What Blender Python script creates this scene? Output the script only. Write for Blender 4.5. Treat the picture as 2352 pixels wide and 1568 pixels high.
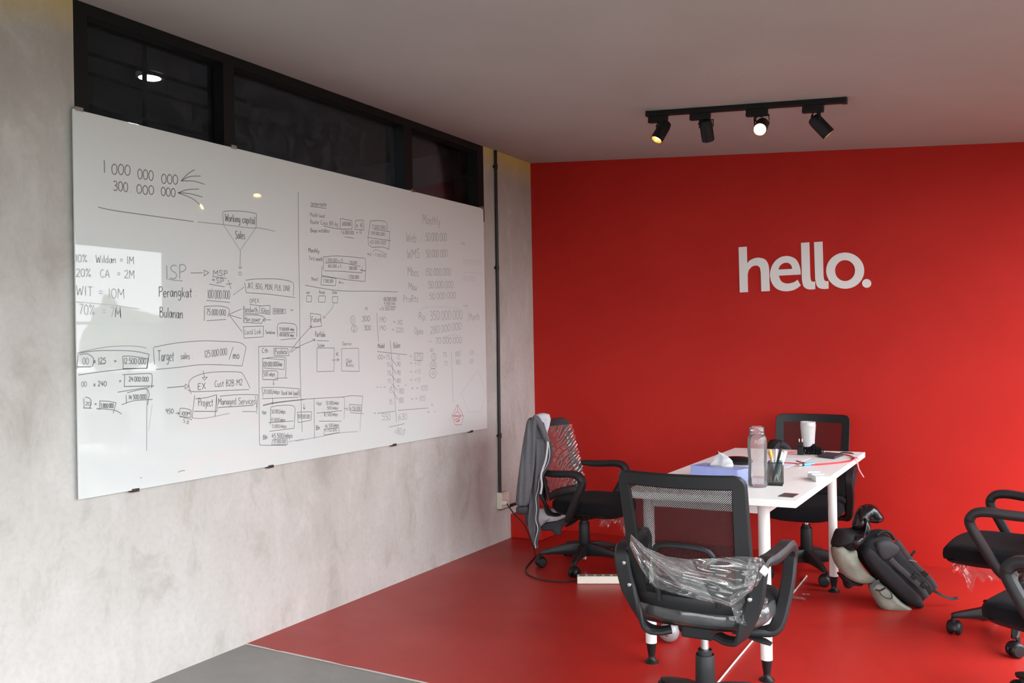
import bpy, bmesh, math, random
from mathutils import Vector, Matrix, noise

for o in list(bpy.data.objects):
    bpy.data.objects.remove(o, do_unlink=True)
scene = bpy.context.scene
COL = scene.collection
R = math.radians
random.seed(7)

# ------------------------------------------------------------------ camera
CAM = Vector((3.1201, -5.7525, 1.365))
FPX, YAW, PITCH, ROLL = 1994.69, 0.52188, 0.0052326, -0.018342
fw = Vector((-math.sin(YAW) * math.cos(PITCH), math.cos(YAW) * math.cos(PITCH), math.sin(PITCH)))
r0 = Vector((math.cos(YAW), math.sin(YAW), 0))
u0 = r0.cross(fw)
rt = r0 * math.cos(ROLL) + u0 * math.sin(ROLL)
up = -r0 * math.sin(ROLL) + u0 * math.cos(ROLL)
cd = bpy.data.cameras.new('camera')
cd.sensor_fit = 'HORIZONTAL'
cd.sensor_width = 36.0
cd.lens = 36.0 * FPX / 2352.0
cd.clip_start = 0.05
cam = bpy.data.objects.new('camera', cd)
COL.objects.link(cam)
m = Matrix.Identity(4)
for i in range(3):
    m[i][0], m[i][1], m[i][2], m[i][3] = rt[i], up[i], -fw[i], CAM[i]
cam.matrix_world = m
scene.camera = cam

# ------------------------------------------------------------------ daylight and exposure
world = bpy.data.worlds.new('overcast_sky')
scene.world = world
world.use_nodes = True
bg = world.node_tree.nodes['Background']
bg.inputs[0].default_value = (0.93, 0.965, 1.0, 1)
# overcast sky: brighter overhead than at the horizon, the same all the way round
_t = world.node_tree
_tc = _t.nodes.new('ShaderNodeTexCoord'); _sp = _t.nodes.new('ShaderNodeSeparateXYZ'); _mr = _t.nodes.new('ShaderNodeMapRange')
_t.links.new(_tc.outputs['Generated'], _sp.inputs[0]); _t.links.new(_sp.outputs['Z'], _mr.inputs['Value'])
_mr.inputs['From Min'].default_value = 0.0; _mr.inputs['From Max'].default_value = 1.0
_mr.inputs['To Min'].default_value = 6.0; _mr.inputs['To Max'].default_value = 18.0
_t.links.new(_mr.outputs['Result'], bg.inputs[1])
vs = scene.view_settings
vs.view_transform = 'Standard'
vs.look = 'None'
vs.exposure = -0.2
vs.gamma = 1.0
vs.use_curve_mapping = False

# ------------------------------------------------------------------ photo pixels to points on real surfaces
def ray(px, py):
    return fw + rt * ((px - 1176) / FPX) - up * ((py - 784) / FPX)
def on_x(px, py, x=0.0):
    d = ray(px, py); return CAM + d * ((x - CAM.x) / d.x)
def on_y(px, py, y=0.0):
    d = ray(px, py); return CAM + d * ((y - CAM.y) / d.y)
def on_z(px, py, z=0.0):
    d = ray(px, py); return CAM + d * ((z - CAM.z) / d.z)
def at_depth(px, py, ref):
    return CAM + ray(px, py) * ((Vector(ref) - CAM).dot(fw))

# ------------------------------------------------------------------ materials
MATS = {}
def mat(name, color, rough=0.5, metal=0.0, spec=0.5, var=0.0, vscale=20.0, bump=0.0, bscale=200.0, coat=0.0,
        trans=0.0, ior=1.45, sheen=0.0, emit=None, estr=0.0):
    mt = bpy.data.materials.new(name)
    mt.use_nodes = True
    nt = mt.node_tree
    b = nt.nodes['Principled BSDF']
    b.inputs['Base Color'].default_value = (*color, 1)
    b.inputs['Roughness'].default_value = rough
    b.inputs['Metallic'].default_value = metal
    b.inputs['Specular IOR Level'].default_value = spec
    b.inputs['IOR'].default_value = ior
    b.inputs['Coat Weight'].default_value = coat
    b.inputs['Transmission Weight'].default_value = trans
    b.inputs['Sheen Weight'].default_value = sheen
    if emit:
        b.inputs['Emission Color'].default_value = (*emit, 1)
        b.inputs['Emission Strength'].default_value = estr
    if var or bump:
        tc = nt.nodes.new('ShaderNodeTexCoord')
        if var:
            n = nt.nodes.new('ShaderNodeTexNoise'); n.inputs['Scale'].default_value = vscale
            n.inputs['Detail'].default_value = 5
            nt.links.new(tc.outputs['Object'], n.inputs['Vector'])
            mx = nt.nodes.new('ShaderNodeMix'); mx.data_type = 'RGBA'
            mx.inputs['A'].default_value = (*[max(0, c * (1 - var)) for c in color], 1)
            mx.inputs['B'].default_value = (*[min(1, c * (1 + var)) for c in color], 1)
            nt.links.new(n.outputs['Fac'], mx.inputs['Factor'])
            nt.links.new(mx.outputs['Result'], b.inputs['Base Color'])
        if bump:
            n2 = nt.nodes.new('ShaderNodeTexNoise'); n2.inputs['Scale'].default_value = bscale
            nt.links.new(tc.outputs['Object'], n2.inputs['Vector'])
            bp = nt.nodes.new('ShaderNodeBump'); bp.inputs['Strength'].default_value = bump
            bp.inputs['Distance'].default_value = 0.01
            nt.links.new(n2.outputs['Fac'], bp.inputs['Height'])
            nt.links.new(bp.outputs['Normal'], b.inputs['Normal'])
    MATS[name] = mt
    return mt

class NT:
    """small node helper"""
    def __init__(s, mt):
        s.nt = mt.node_tree
    def n(s, t, **kw):
        nd = s.nt.nodes.new(t)
        for k, v in kw.items():
            if k.startswith('i_'):
                key = k[2:].replace('_', ' ')
                nd.inputs[key].default_value = v
            else:
                setattr(nd, k, v)
        return nd
    def l(s, a, b):
        s.nt.links.new(a, b)
    def mixc(s, fac, a, b, blend='MIX'):
        x = s.nt.nodes.new('ShaderNodeMix'); x.data_type = 'RGBA'; x.blend_type = blend
        for sock, val in (('Factor', fac), ('A', a), ('B', b)):
            if hasattr(val, 'is_linked'): s.nt.links.new(val, x.inputs[sock])
            elif sock == 'Factor': x.inputs[sock].default_value = val
            else: x.inputs[sock].default_value = (*val, 1)
        return x.outputs['Result']
    def ramp(s, fac, p0, p1, v0=0.0, v1=1.0):
        x = s.nt.nodes.new('ShaderNodeMapRange')
        x.inputs['From Min'].default_value = p0; x.inputs['From Max'].default_value = p1
        x.inputs['To Min'].default_value = v0; x.inputs['To Max'].default_value = v1
        s.nt.links.new(fac, x.inputs['Value'])
        return x.outputs['Result']
    def math(s, op, a, b=None):
        x = s.nt.nodes.new('ShaderNodeMath'); x.operation = op
        for i, val in enumerate((a, b)):
            if val is None: continue
            if hasattr(val, 'is_linked'): s.nt.links.new(val, x.inputs[i])
            else: x.inputs[i].default_value = val
        return x.outputs[0]
    def noise(s, vec, scale, detail=5, rough=0.55, dist=0.0):
        x = s.nt.nodes.new('ShaderNodeTexNoise')
        x.inputs['Scale'].default_value = scale; x.inputs['Detail'].default_value = detail
        x.inputs['Roughness'].default_value = rough; x.inputs['Distortion'].default_value = dist
        s.nt.links.new(vec, x.inputs['Vector'])
        return x.outputs['Fac']

def plaster_material():
    mt = mat('troweled_concrete_plaster', (0.5, 0.48, 0.46), rough=0.62, spec=0.3)
    h = NT(mt); b = mt.node_tree.nodes['Principled BSDF']
    geo = h.n('ShaderNodeNewGeometry'); pos = geo.outputs['Position']
    mp = h.n('ShaderNodeMapping'); h.l(pos, mp.inputs['Vector']); mp.inputs['Scale'].default_value = (1, 1, 0.55)
    v = mp.outputs['Vector']
    big = h.noise(v, 1.5, 6, 0.6, 0.3)
    mid = h.noise(v, 5.5, 7, 0.68, 0.4)
    fine = h.noise(pos, 38.0, 5)
    sep = h.n('ShaderNodeSeparateXYZ'); h.l(pos, sep.inputs[0])
    # paler low down, darker towards the top, meeting in ragged patches
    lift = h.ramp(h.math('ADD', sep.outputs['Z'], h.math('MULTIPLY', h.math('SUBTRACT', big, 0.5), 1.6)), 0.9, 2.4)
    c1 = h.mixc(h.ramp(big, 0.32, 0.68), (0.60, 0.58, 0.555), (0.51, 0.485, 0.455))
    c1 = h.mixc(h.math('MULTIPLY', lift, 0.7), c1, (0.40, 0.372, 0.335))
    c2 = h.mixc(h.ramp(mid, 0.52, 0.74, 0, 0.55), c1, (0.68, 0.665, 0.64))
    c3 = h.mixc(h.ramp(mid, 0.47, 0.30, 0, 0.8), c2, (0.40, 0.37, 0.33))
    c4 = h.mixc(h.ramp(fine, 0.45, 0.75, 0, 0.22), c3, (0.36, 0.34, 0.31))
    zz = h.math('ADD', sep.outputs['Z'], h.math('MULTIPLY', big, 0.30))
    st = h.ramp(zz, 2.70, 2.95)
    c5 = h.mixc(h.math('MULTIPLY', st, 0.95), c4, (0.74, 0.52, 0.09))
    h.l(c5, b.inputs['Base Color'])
    bp = h.n('ShaderNodeBump'); bp.inputs['Strength'].default_value = 0.25; bp.inputs['Distance'].default_value = 0.02
    h.l(mid, bp.inputs['Height']); h.l(bp.outputs['Normal'], b.inputs['Normal'])
    h.l(h.ramp(mid, 0.3, 0.8, 0.72, 0.5), b.inputs['Roughness'])
    return mt

def paint_material(name, c, c2, rough, r2, spec, scale=1.5, scuff=None):
    mt = mat(name, c, rough=rough, spec=spec)
    h = NT(mt); b = mt.node_tree.nodes['Principled BSDF']
    geo = h.n('ShaderNodeNewGeometry'); pos = geo.outputs['Position']
    big = h.noise(pos, scale, 5, 0.6, 0.5)
    fine = h.noise(pos, 160.0, 3)
    col = h.mixc(h.ramp(big, 0.35, 0.65), c, c2)
    if scuff:
        mp = h.n('ShaderNodeMapping'); h.l(pos, mp.inputs['Vector']); mp.inputs['Scale'].default_value = (1.0, 4.0, 1)
        mp.inputs['Rotation'].default_value = (0, 0, 0.6)
        sc = h.noise(mp.outputs['Vector'], 9.0, 8, 0.75, 1.0)
        col = h.mixc(h.ramp(sc, 0.60, 0.80, 0, 0.35), col, scuff)
    h.l(col, b.inputs['Base Color'])
    h.l(h.ramp(big, 0.3, 0.7, rough, r2), b.inputs['Roughness'])
    bp = h.n('ShaderNodeBump'); bp.inputs['Strength'].default_value = 0.08; bp.inputs['Distance'].default_value = 0.004
    h.l(fine, bp.inputs['Height']); h.l(bp.outputs['Normal'], b.inputs['Normal'])
    return mt

def film_material(name, tint, haze, gloss_rough, milky=(0.75, 0.75, 0.75)):
    mt = bpy.data.materials.new(name); mt.use_nodes = True
    nt = mt.node_tree; nt.nodes.clear(); h = NT(mt)
    out = h.n('ShaderNodeOutputMaterial')
    tr = h.n('ShaderNodeBsdfTransparent'); tr.inputs[0].default_value = (*tint, 1)
    df = h.n('ShaderNodeBsdfDiffuse'); df.inputs[0].default_value = (*milky, 1)
    gl = h.n('ShaderNodeBsdfGlossy'); gl.inputs['Roughness'].default_value = gloss_rough
    gl.inputs[0].default_value = (1, 1, 1, 1)
    m1 = h.n('ShaderNodeMixShader'); m1.inputs[0].default_value = haze
    h.l(tr.outputs[0], m1.inputs[1]); h.l(df.outputs[0], m1.inputs[2])
    fr = h.n('ShaderNodeFresnel'); fr.inputs[0].default_value = 1.5
    tc = h.n('ShaderNodeTexCoord')
    nz = h.noise(tc.outputs['Object'], 9.0, 1, 0.4, 0.6)
    bp = h.n('ShaderNodeBump'); bp.inputs['Strength'].default_value = 0.35; bp.inputs['Distance'].default_value = 0.012
    h.l(nz, bp.inputs['Height']); h.l(bp.outputs['Normal'], gl.inputs['Normal'])
    h.l(bp.outputs['Normal'], fr.inputs['Normal'])
    f2 = h.math('MINIMUM', h.math('MULTIPLY', fr.outputs[0], 1.2), 0.5)
    m2 = h.n('ShaderNodeMixShader'); h.l(f2, m2.inputs[0])
    h.l(m1.outputs[0], m2.inputs[1]); h.l(gl.outputs[0], m2.inputs[2])
    h.l(m2.outputs[0], out.inputs[0])
    MATS[name] = mt
    return mt

def mesh_fabric_material():
    mt = bpy.data.materials.new('black_chair_mesh'); mt.use_nodes = True
    nt = mt.node_tree; h = NT(mt)
    b = nt.nodes['Principled BSDF']; out = nt.nodes['Material Output']
    b.inputs['Base Color'].default_value = (0.012, 0.011, 0.012, 1)
    b.inputs['Roughness'].default_value = 0.75
    b.inputs['Specular IOR Level'].default_value = 0.2
    tc = h.n('ShaderNodeTexCoord')
    sep = h.n('ShaderNodeSeparateXYZ'); h.l(tc.outputs['Object'], sep.inputs[0])
    p = 0.0048
    k = 2 * math.pi / p
    a = h.math('ADD', sep.outputs['X'], sep.outputs['Z']); d = h.math('SUBTRACT', sep.outputs['X'], sep.outputs['Z'])
    sa = h.math('COSINE', h.math('MULTIPLY', a, k * 0.7071)); sd = h.math('COSINE', h.math('MULTIPLY', d, k * 0.7071))
    hole = h.math('GREATER_THAN', h.math('MULTIPLY', h.math('ADD', sa, sd), 0.5), 0.30)
    tr = h.n('ShaderNodeBsdfTransparent')
    mx = h.n('ShaderNodeMixShader'); h.l(hole, mx.inputs[0]); h.l(b.outputs[0], mx.inputs[1]); h.l(tr.outputs[0], mx.inputs[2])
    h.l(mx.outputs[0], out.inputs[0])
    MATS['black_chair_mesh'] = mt
    return mt

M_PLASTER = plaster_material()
M_REDWALL = paint_material('matt_red_wall_paint', (0.49, 0.015, 0.009), (0.45, 0.012, 0.007), 0.55, 0.62, 0.3)
M_REDFLOOR = paint_material('red_floor_paint', (0.42, 0.020, 0.014), (0.36, 0.018, 0.013), 0.30, 0.42, 0.5, 1.2, scuff=(0.42, 0.10, 0.09))
M_GREYFLOOR = paint_material('grey_screed', (0.22, 0.215, 0.20), (0.31, 0.30, 0.285), 0.38, 0.55, 0.5, 2.5, scuff=(0.50, 0.49, 0.47))
M_CEIL = paint_material('white_ceiling_paint', (0.44, 0.425, 0.41), (0.415, 0.40, 0.385), 0.8, 0.8, 0.2)
M_WHITEWALL = paint_material('dark_grey_wall_paint', (0.16, 0.155, 0.15), (0.15, 0.145, 0.14), 0.8, 0.8, 0.2)
M_PALELINE = mat('pale_bare_screed', (0.62, 0.60, 0.57), 0.7)
M_BLACKFRAME = mat('black_frame_paint', (0.010, 0.010, 0.011), 0.45, spec=0.3)
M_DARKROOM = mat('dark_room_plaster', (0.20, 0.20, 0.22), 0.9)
M_GLASSBOARD = mat('white_back_painted_glass', (0.72, 0.755, 0.745), 0.015, spec=0.6, ior=1.5)
M_STEEL = mat('brushed_steel', (0.55, 0.54, 0.52), 0.3, metal=1.0)
M_CHROME = mat('chrome', (0.72, 0.72, 0.73), 0.12, metal=1.0)
M_PLASTIC = mat('black_chair_plastic', (0.0125, 0.0125, 0.014), 0.46, spec=0.42, bump=0.12, bscale=900)
M_PLASTIC2 = mat('black_smooth_plastic', (0.008, 0.008, 0.009), 0.4, spec=0.4)
M_FABRIC = mat('black_seat_fabric', (0.007, 0.007, 0.0085), 0.9, spec=0.15, sheen=0.02, bump=0.3, bscale=700)
M_MESH = mesh_fabric_material()
M_FILM = film_material('clear_plastic_film', (0.95, 0.945, 0.94), 0.06, 0.10)
M_FILM2 = film_material('crumpled_plastic_film', (0.92, 0.92, 0.92), 0.11, 0.06)
M_WHITE = mat('white_laminate', (0.90, 0.89, 0.87), 0.35, spec=0.4)
M_WHITEMETAL = mat('white_powder_coat', (0.72, 0.72, 0.70), 0.4, spec=0.5)
M_VINYL = mat('white_vinyl_lettering', (0.80, 0.78, 0.76), 0.6, spec=0.3)
M_CREAM = mat('cream_plastic', (0.70, 0.66, 0.54), 0.4)
M_IVORY = mat('ivory_plastic', (0.78, 0.74, 0.64), 0.4)
M_WHITEPLASTIC = mat('white_plastic', (0.80, 0.80, 0.80), 0.35)
M_DARKHOLE = mat('dark_socket_hole', (0.25, 0.22, 0.19), 0.6)
M_CORD = mat('black_rubber_cord', (0.018, 0.014, 0.013), 0.5)
M_CONDUIT = mat('black_conduit', (0.012, 0.013, 0.013), 0.4)
M_INK = mat('grey_marker_ink', (0.235, 0.235, 0.24), 0.7, spec=0.2)
M_INKMID = mat('mid_grey_marker_ink', (0.36, 0.36, 0.365), 0.7, spec=0.2)
M_INKFAINT = mat('faint_marker_ink', (0.54, 0.56, 0.555), 0.7, spec=0.2)  # extra pale: window reflection over the left writing is put into the colour
M_INKRED = mat('red_marker_ink', (0.55, 0.12, 0.13), 0.7, spec=0.2)
M_INKPINK = mat('pale_pink_marker_ink', (0.60, 0.50, 0.50), 0.7, spec=0.2)

# ------------------------------------------------------------------ mesh builder
class MB:
    def __init__(s):
        s.v = []; s.f = []
    def add(s, vs_, fs_):
        o = len(s.v)
        s.v += [Vector(p) for p in vs_]
        s.f += [tuple(i + o for i in f) for f in fs_]
        return s
    def box(s, a, b):
        x0, y0, z0 = a; x1, y1, z1 = b
        vs_ = [(x, y, z) for z in (z0, z1) for y in (y0, y1) for x in (x0, x1)]
        return s.add(vs_, [(0, 2, 3, 1), (4, 5, 7, 6), (0, 1, 5, 4), (2, 6, 7, 3), (0, 4, 6, 2), (1, 3, 7, 5)])
    def obox(s, c, ax, ay, az):
        """box about centre c with half axes"""
        c, ax, ay, az = map(Vector, (c, ax, ay, az))
        vs_ = [c + ax * i + ay * j + az * k for k in (-1, 1) for j in (-1, 1) for i in (-1, 1)]
        return s.add(vs_, [(0, 2, 3, 1), (4, 5, 7, 6), (0, 1, 5, 4), (2, 6, 7, 3), (0, 4, 6, 2), (1, 3, 7, 5)])
    def loft(s, rings, cap=True, closed=True):
        n = len(rings[0]); vs_ = [p for r in rings for p in r]; fs_ = []
        for i in range(len(rings) - 1):
            for j in range(n if closed else n - 1):
                k = (j + 1) % n
                fs_.append((i * n + j, i * n + k, (i + 1) * n + k, (i + 1) * n + j))
        if cap and closed:
            fs_.append(tuple(range(n - 1, -1, -1)))
            fs_.append(tuple((len(rings) - 1) * n + j for j in range(n)))
        return s.add(vs_, fs_)
    def tube(s, pts, rad, seg=10, cap=True):
        pts = [Vector(p) for p in pts]
        if not isinstance(rad, (list, tuple)): rad = [rad] * len(pts)
        rings = []; prev = None
        for i, p in enumerate(pts):
            t = (pts[min(i + 1, len(pts) - 1)] - pts[max(i - 1, 0)])
            if t.length < 1e-9: t = Vector((0, 0, 1))
            t.normalize()
            if prev is None:
                a = t.orthogonal().normalized()
            else:
                a = prev - t * prev.dot(t)
                a = a.normalized() if a.length > 1e-6 else t.orthogonal().normalized()
            prev = a; b = t.cross(a)
            rings.append([p + (a * math.cos(2 * math.pi * k / seg) + b * math.sin(2 * math.pi * k / seg)) * rad[i] for k in range(seg)])
        return s.loft(rings, cap)
    def lathe(s, prof, c=(0, 0, 0), axis=(0, 0, 1), seg=24, cap=True):
        c = Vector(c); t = Vector(axis).normalized(); a = t.orthogonal().normalized(); b = t.cross(a)
        rings = [[c + t * z + (a * math.cos(2 * math.pi * k / seg) + b * math.sin(2 * math.pi * k / seg)) * max(r, 1e-5) for k in range(seg)] for r, z in prof]
        return s.loft(rings, cap)
    def strap(s, pts, side, w, th, rnd=0.35):
        """flat strap of width w along side vector(s) and thickness th swept along pts"""
        pts = [Vector(p) for p in pts]; n = len(pts)
        if not isinstance(w, (list, tuple)): w = [w] * n
        if not isinstance(th, (list, tuple)): th = [th] * n
        sides = [Vector(q) for q in side] if isinstance(side, list) else [Vector(side)] * n
        prof = [(1, -rnd), (1, rnd), (1 - .3, 1), (-1 + .3, 1), (-1, rnd), (-1, -rnd), (-1 + .3, -1), (1 - .3, -1)]
        rings = []
        for i, p in enumerate(pts):
            t = (pts[min(i + 1, n - 1)] - pts[max(i - 1, 0)]).normalized()
            sd = (sides[i] - t * sides[i].dot(t)).normalized()
            nn = t.cross(sd)
            rings.append([p + sd * (a * w[i] / 2) + nn * (b * th[i] / 2) for a, b in prof])
        return s.loft(rings)
    def grid(s, fn, nu, nv):
        vs_ = [fn(i / (nu - 1), j / (nv - 1)) for j in range(nv) for i in range(nu)]
        fs_ = [(j * nu + i, j * nu + i + 1, (j + 1) * nu + i + 1, (j + 1) * nu + i) for j in range(nv - 1) for i in range(nu - 1)]
        return s.add(vs_, fs_)
    def pillow(s, outline, front, back, c=None, n=7, p=2.4, lump=0.0, seed=0):
        """inflated solid on a star-shaped outline; front/back are thickness vectors either side"""
        outline = [Vector(q) for q in outline]; N = len(outline)
        c = Vector(c) if c else sum(outline, Vector()) / N
        front, back = Vector(front), Vector(back)
        o = len(s.v)
        def side(vec, rev):
            rings = []
            for k in range(1, n + 1):
                t = 1 - k / (n + 0.0) * 0.999
                hgt = (1 - t ** p) ** (1 / p)
                rr = []
                for q in outline:
                    pt = c + (q - c) * t + vec * hgt
                    if lump:
                        pt += vec.normalized() * lump * noise.noise(pt * 14 + Vector((seed, seed, 0))) * (1 - t)
                    rr.append(pt)
                rings.append(rr)
            return rings
        A = side(front, False); B = side(back, True)
        rings = list(reversed(B)) + [outline] + A
        s.loft(rings, cap=True)
        return s
    def build(s, name, material, parent=None, smooth=True, bevel=0.0, bseg=2, subsurf=0, solid=0.0, mods=None, auto=40):
        root = parent
        while root is not None and root.parent is not None: root = root.parent
        off = Vector(root.location) if root is not None and root.get('_w') else Vector((0, 0, 0))
        me = bpy.data.meshes.new(name)
        vs_ = [p - off for p in s.v]
        own = Vector((0, 0, 0))
        if parent is None and vs_:
            own = Vector(((min(p.x for p in vs_) + max(p.x for p in vs_)) / 2, (min(p.y for p in vs_) + max(p.y for p in vs_)) / 2, min(p.z for p in vs_)))
            vs_ = [p - own for p in vs_]
        me.from_pydata([tuple(p) for p in vs_], [], s.f)
        bm = bmesh.new(); bm.from_mesh(me)
        bmesh.ops.remove_doubles(bm, verts=bm.verts, dist=1e-6)
        if any(len(e.link_faces) > 0 for e in bm.edges): bmesh.ops.recalc_face_normals(bm, faces=bm.faces)
        for f in bm.faces: f.smooth = smooth
        if smooth and auto:
            ca = math.radians(auto)
            for e in bm.edges:
                if len(e.link_faces) == 2 and e.calc_face_angle(0) > ca: e.smooth = False
        bm.to_mesh(me); bm.free()
        me.materials.append(material)
        ob = bpy.data.objects.new(name, me)
        COL.objects.link(ob)
        ob.location = own
        if parent is not None: ob.parent = parent
        if bevel:
            md = ob.modifiers.new('bevel', 'BEVEL'); md.width = bevel; md.segments = bseg; md.limit_method = 'ANGLE'; md.angle_limit = R(35)
        if solid:
            md = ob.modifiers.new('solid', 'SOLIDIFY'); md.thickness = solid; md.offset = 0
        if subsurf:
            md = ob.modifiers.new('sub', 'SUBSURF'); md.levels = subsurf; md.render_levels = subsurf
        return ob

def cr(pts, n=8, closed=False):
    """Catmull-Rom through points"""
    pts = [Vector(p) for p in pts]; N = len(pts); out = []
    rng = range(N if closed else N - 1)
    for i in rng:
        if closed: p0, p1, p2, p3 = (pts[(i + k - 1) % N] for k in range(4))
        else: p0, p1, p2, p3 = pts[max(i - 1, 0)], pts[i], pts[i + 1], pts[min(i + 2, N - 1)]
        for j in range(n):
            t = j / n
            out.append(0.5 * ((2 * p1) + (p2 - p0) * t + (2 * p0 - 5 * p1 + 4 * p2 - p3) * t * t + (3 * p1 - p0 - 3 * p2 + p3) * t ** 3))
    if not closed: out.append(pts[-1])
    return out

def tag(o, label, cat, group=None):
    o['label'] = label; o['category'] = cat
    if group: o['group'] = group
    return o
def thing(name, label, cat, loc, rotz=0.0, group=None, worldspace=True):
    e = bpy.data.objects.new(name, None); COL.objects.link(e)
    e.empty_display_size = 0.05
    e.location = loc; e.rotation_euler = (0, 0, rotz)
    if worldspace: e['_w'] = 1
    return tag(e, label, cat, group)
def struct(o):
    o['kind'] = 'structure'; return o
def copy_part(o, parent, loc=None, rotz=None):
    c = o.copy(); COL.objects.link(c); c.parent = parent
    if loc is not None: c.location = loc
    if rotz is not None: c.rotation_euler = (0, 0, rotz)
    return c

# ================================================================== ROOM
XR, YB = 4.0, -7.6
CZ = lambda x: 2.74 - 0.083 * x          # the ceiling falls gently towards the open side
FL = -2.86                                # edge of the red floor paint
mb = MB(); mb.box((-0.02, FL, -0.1), (XR + 0.3, 0.02, 0.0)); floor = struct(mb.build('floor', M_REDFLOOR, smooth=False))
mb = MB(); mb.box((-0.02, YB, -0.1), (XR + 0.3, FL - 0.014, -0.001)); struct(mb.build('floor_screed', M_GREYFLOOR, smooth=False))
mb = MB()
random.seed(3)
pts = []
x = -0.0
while x < XR:
    w = random.uniform(0.03, 0.12); pts.append((x, random.uniform(0, 1))); x += w
for (xa, ja), (xb, jb) in zip(pts[:-1], pts[1:]):
    ya = FL - 0.014 + 0.004 * ja
    mb.add([(xa, FL - 0.016, 0.0006), (xb, FL - 0.016, 0.0006), (xb, FL - 0.001 - 0.005 * jb * (jb > .8), 0.0006), (xa, FL - 0.001 - 0.005 * ja * (ja > .8), 0.0006)], [(0, 1, 2, 3)])
struct(mb.build('trim_1', M_PALELINE, smooth=False))

# wall with the glass board and the strip of windows above it
WY0, WY1, WZ0 = on_x(169, 130).y, -0.672, 2.22
mb = MB()
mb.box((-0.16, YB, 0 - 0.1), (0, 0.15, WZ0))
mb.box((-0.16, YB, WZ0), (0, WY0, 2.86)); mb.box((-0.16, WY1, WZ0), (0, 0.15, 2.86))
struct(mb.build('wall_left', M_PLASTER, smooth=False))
mb = MB(); mb.box((0, 0, -0.1), (XR + 0.15, 0.15, 2.86)); struct(mb.build('wall_far', M_REDWALL, smooth=False))
mb = MB()
mb.box((XR, -0.07, -0.1), (XR + 0.15, 0.0, 2.5)); mb.box((XR, YB, 2.365), (XR + 0.15, -0.07, 2.5)); mb.box((XR, YB, -0.1), (XR + 0.15, -7.2, 2.365))
struct(mb.build('wall_right', M_WHITEWALL, smooth=False))
mb = MB(); mb.box((-0.16, YB - 0.15, -0.1), (0.5, YB, 2.86)); mb.box((0.5, YB - 0.15, 2.15), (XR - .3, YB, 2.86)); mb.box((XR - .3, YB - 0.15, -0.1), (XR + 0.15, YB, 2.86)); struct(mb.build('wall_rear', M_WHITEWALL, smooth=False))
mb = MB()
xa, xb = -0.16, XR + 0.15
mb.add([(xa, YB - .15, CZ(xa)), (xb, YB - .15, CZ(xb)), (xb, .15, CZ(xb)), (xa, .15, CZ(xa)),
        (xa, YB - .15, CZ(xa) + .15), (xb, YB - .15, CZ(xb) + .15), (xb, .15, CZ(xb) + .15), (xa, .15, CZ(xa) + .15)],
       [(0, 3, 2, 1), (4, 5, 6, 7), (0, 1, 5, 4), (1, 2, 6, 5), (2, 3, 7, 6), (3, 0, 4, 7)])
struct(mb.build('ceiling', M_CEIL, smooth=False))
mb = MB(); mb.box((0.0, -0.395, 0), (0.25, -0.0, 0.17)); struct(mb.build('trim_2', M_REDWALL, smooth=False, bevel=0.008))

# clerestory window
win = struct(thing('window_1', 'black framed clerestory window of three dark panes above the glass board', 'window', (-0.05, (WY0 + WY1) / 2, WZ0)))
mb = MB(); zt = 2.745
mb.box((-0.11, WY0, WZ0), (-0.004, WY0 + 0.062, zt)); mb.box((-0.11, WY1 - 0.075, WZ0), (-0.004, WY1, zt))
mb.box((-0.11, WY0 + .062, zt - 0.05), (-0.004, WY1 - .075, zt)); mb.box((-0.11, WY0 + .062, WZ0), (-0.004, WY1 - .075, WZ0 + 0.04))
mb.build('window_frame', M_BLACKFRAME, win, smooth=False)
for ya, yb in ((-2.943, -2.878), (-1.569, -1.491)):
    mb = MB(); mb.box((-0.11, ya, WZ0 + .04), (-0.004, yb, zt - .05)); mb.build('mullion', M_BLACKFRAME, win, smooth=False)
def dusty_glass():
    mt = bpy.data.materials.new('dusty_window_glass'); mt.use_nodes = True
    nt = mt.node_tree; nt.nodes.clear(); h = NT(mt)
    out = h.n('ShaderNodeOutputMaterial'); tr = h.n('ShaderNodeBsdfTransparent'); tr.inputs[0].default_value = (.82, .84, .86, 1)
    df = h.n('ShaderNodeBsdfTranslucent'); df.inputs[0].default_value = (.5, .52, .58, 1)
    dd = h.n('ShaderNodeBsdfDiffuse'); dd.inputs[0].default_value = (.35, .34, .33, 1)
    gl = h.n('ShaderNodeBsdfGlossy'); gl.inputs['Roughness'].default_value = 0.03
    geo = h.n('ShaderNodeNewGeometry')
    nz = h.noise(geo.outputs['Position'], 7.0, 7, 0.7, 1.5)
    a = h.n('ShaderNodeMixShader'); h.l(h.ramp(nz, 0.45, 0.75, 0.01, 0.10), a.inputs[0]); h.l(tr.outputs[0], a.inputs[1]); h.l(df.outputs[0], a.inputs[2])
    a2 = h.n('ShaderNodeMixShader'); h.l(h.ramp(nz, 0.4, 0.8, 0.01, 0.05), a2.inputs[0]); h.l(a.outputs[0], a2.inputs[1]); h.l(dd.outputs[0], a2.inputs[2])
    b = h.n('ShaderNodeMixShader'); fr = h.n('ShaderNodeFresnel'); fr.inputs[0].default_value = 1.2
    h.l(fr.outputs[0], b.inputs[0]); h.l(a2.outputs[0], b.inputs[1]); h.l(gl.outputs[0], b.inputs[2]); h.l(b.outputs[0], out.inputs[0])
    return mt
M_PANE = dusty_glass()
for ya, yb in ((WY0 + .062, -2.943), (-2.878, -1.569), (-1.491, WY1 - .075)):
    mb = MB(); mb.box((-0.075, ya, WZ0 + .04), (-0.070, yb, zt - .05)); mb.build('pane', M_PANE, win, smooth=False)
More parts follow.
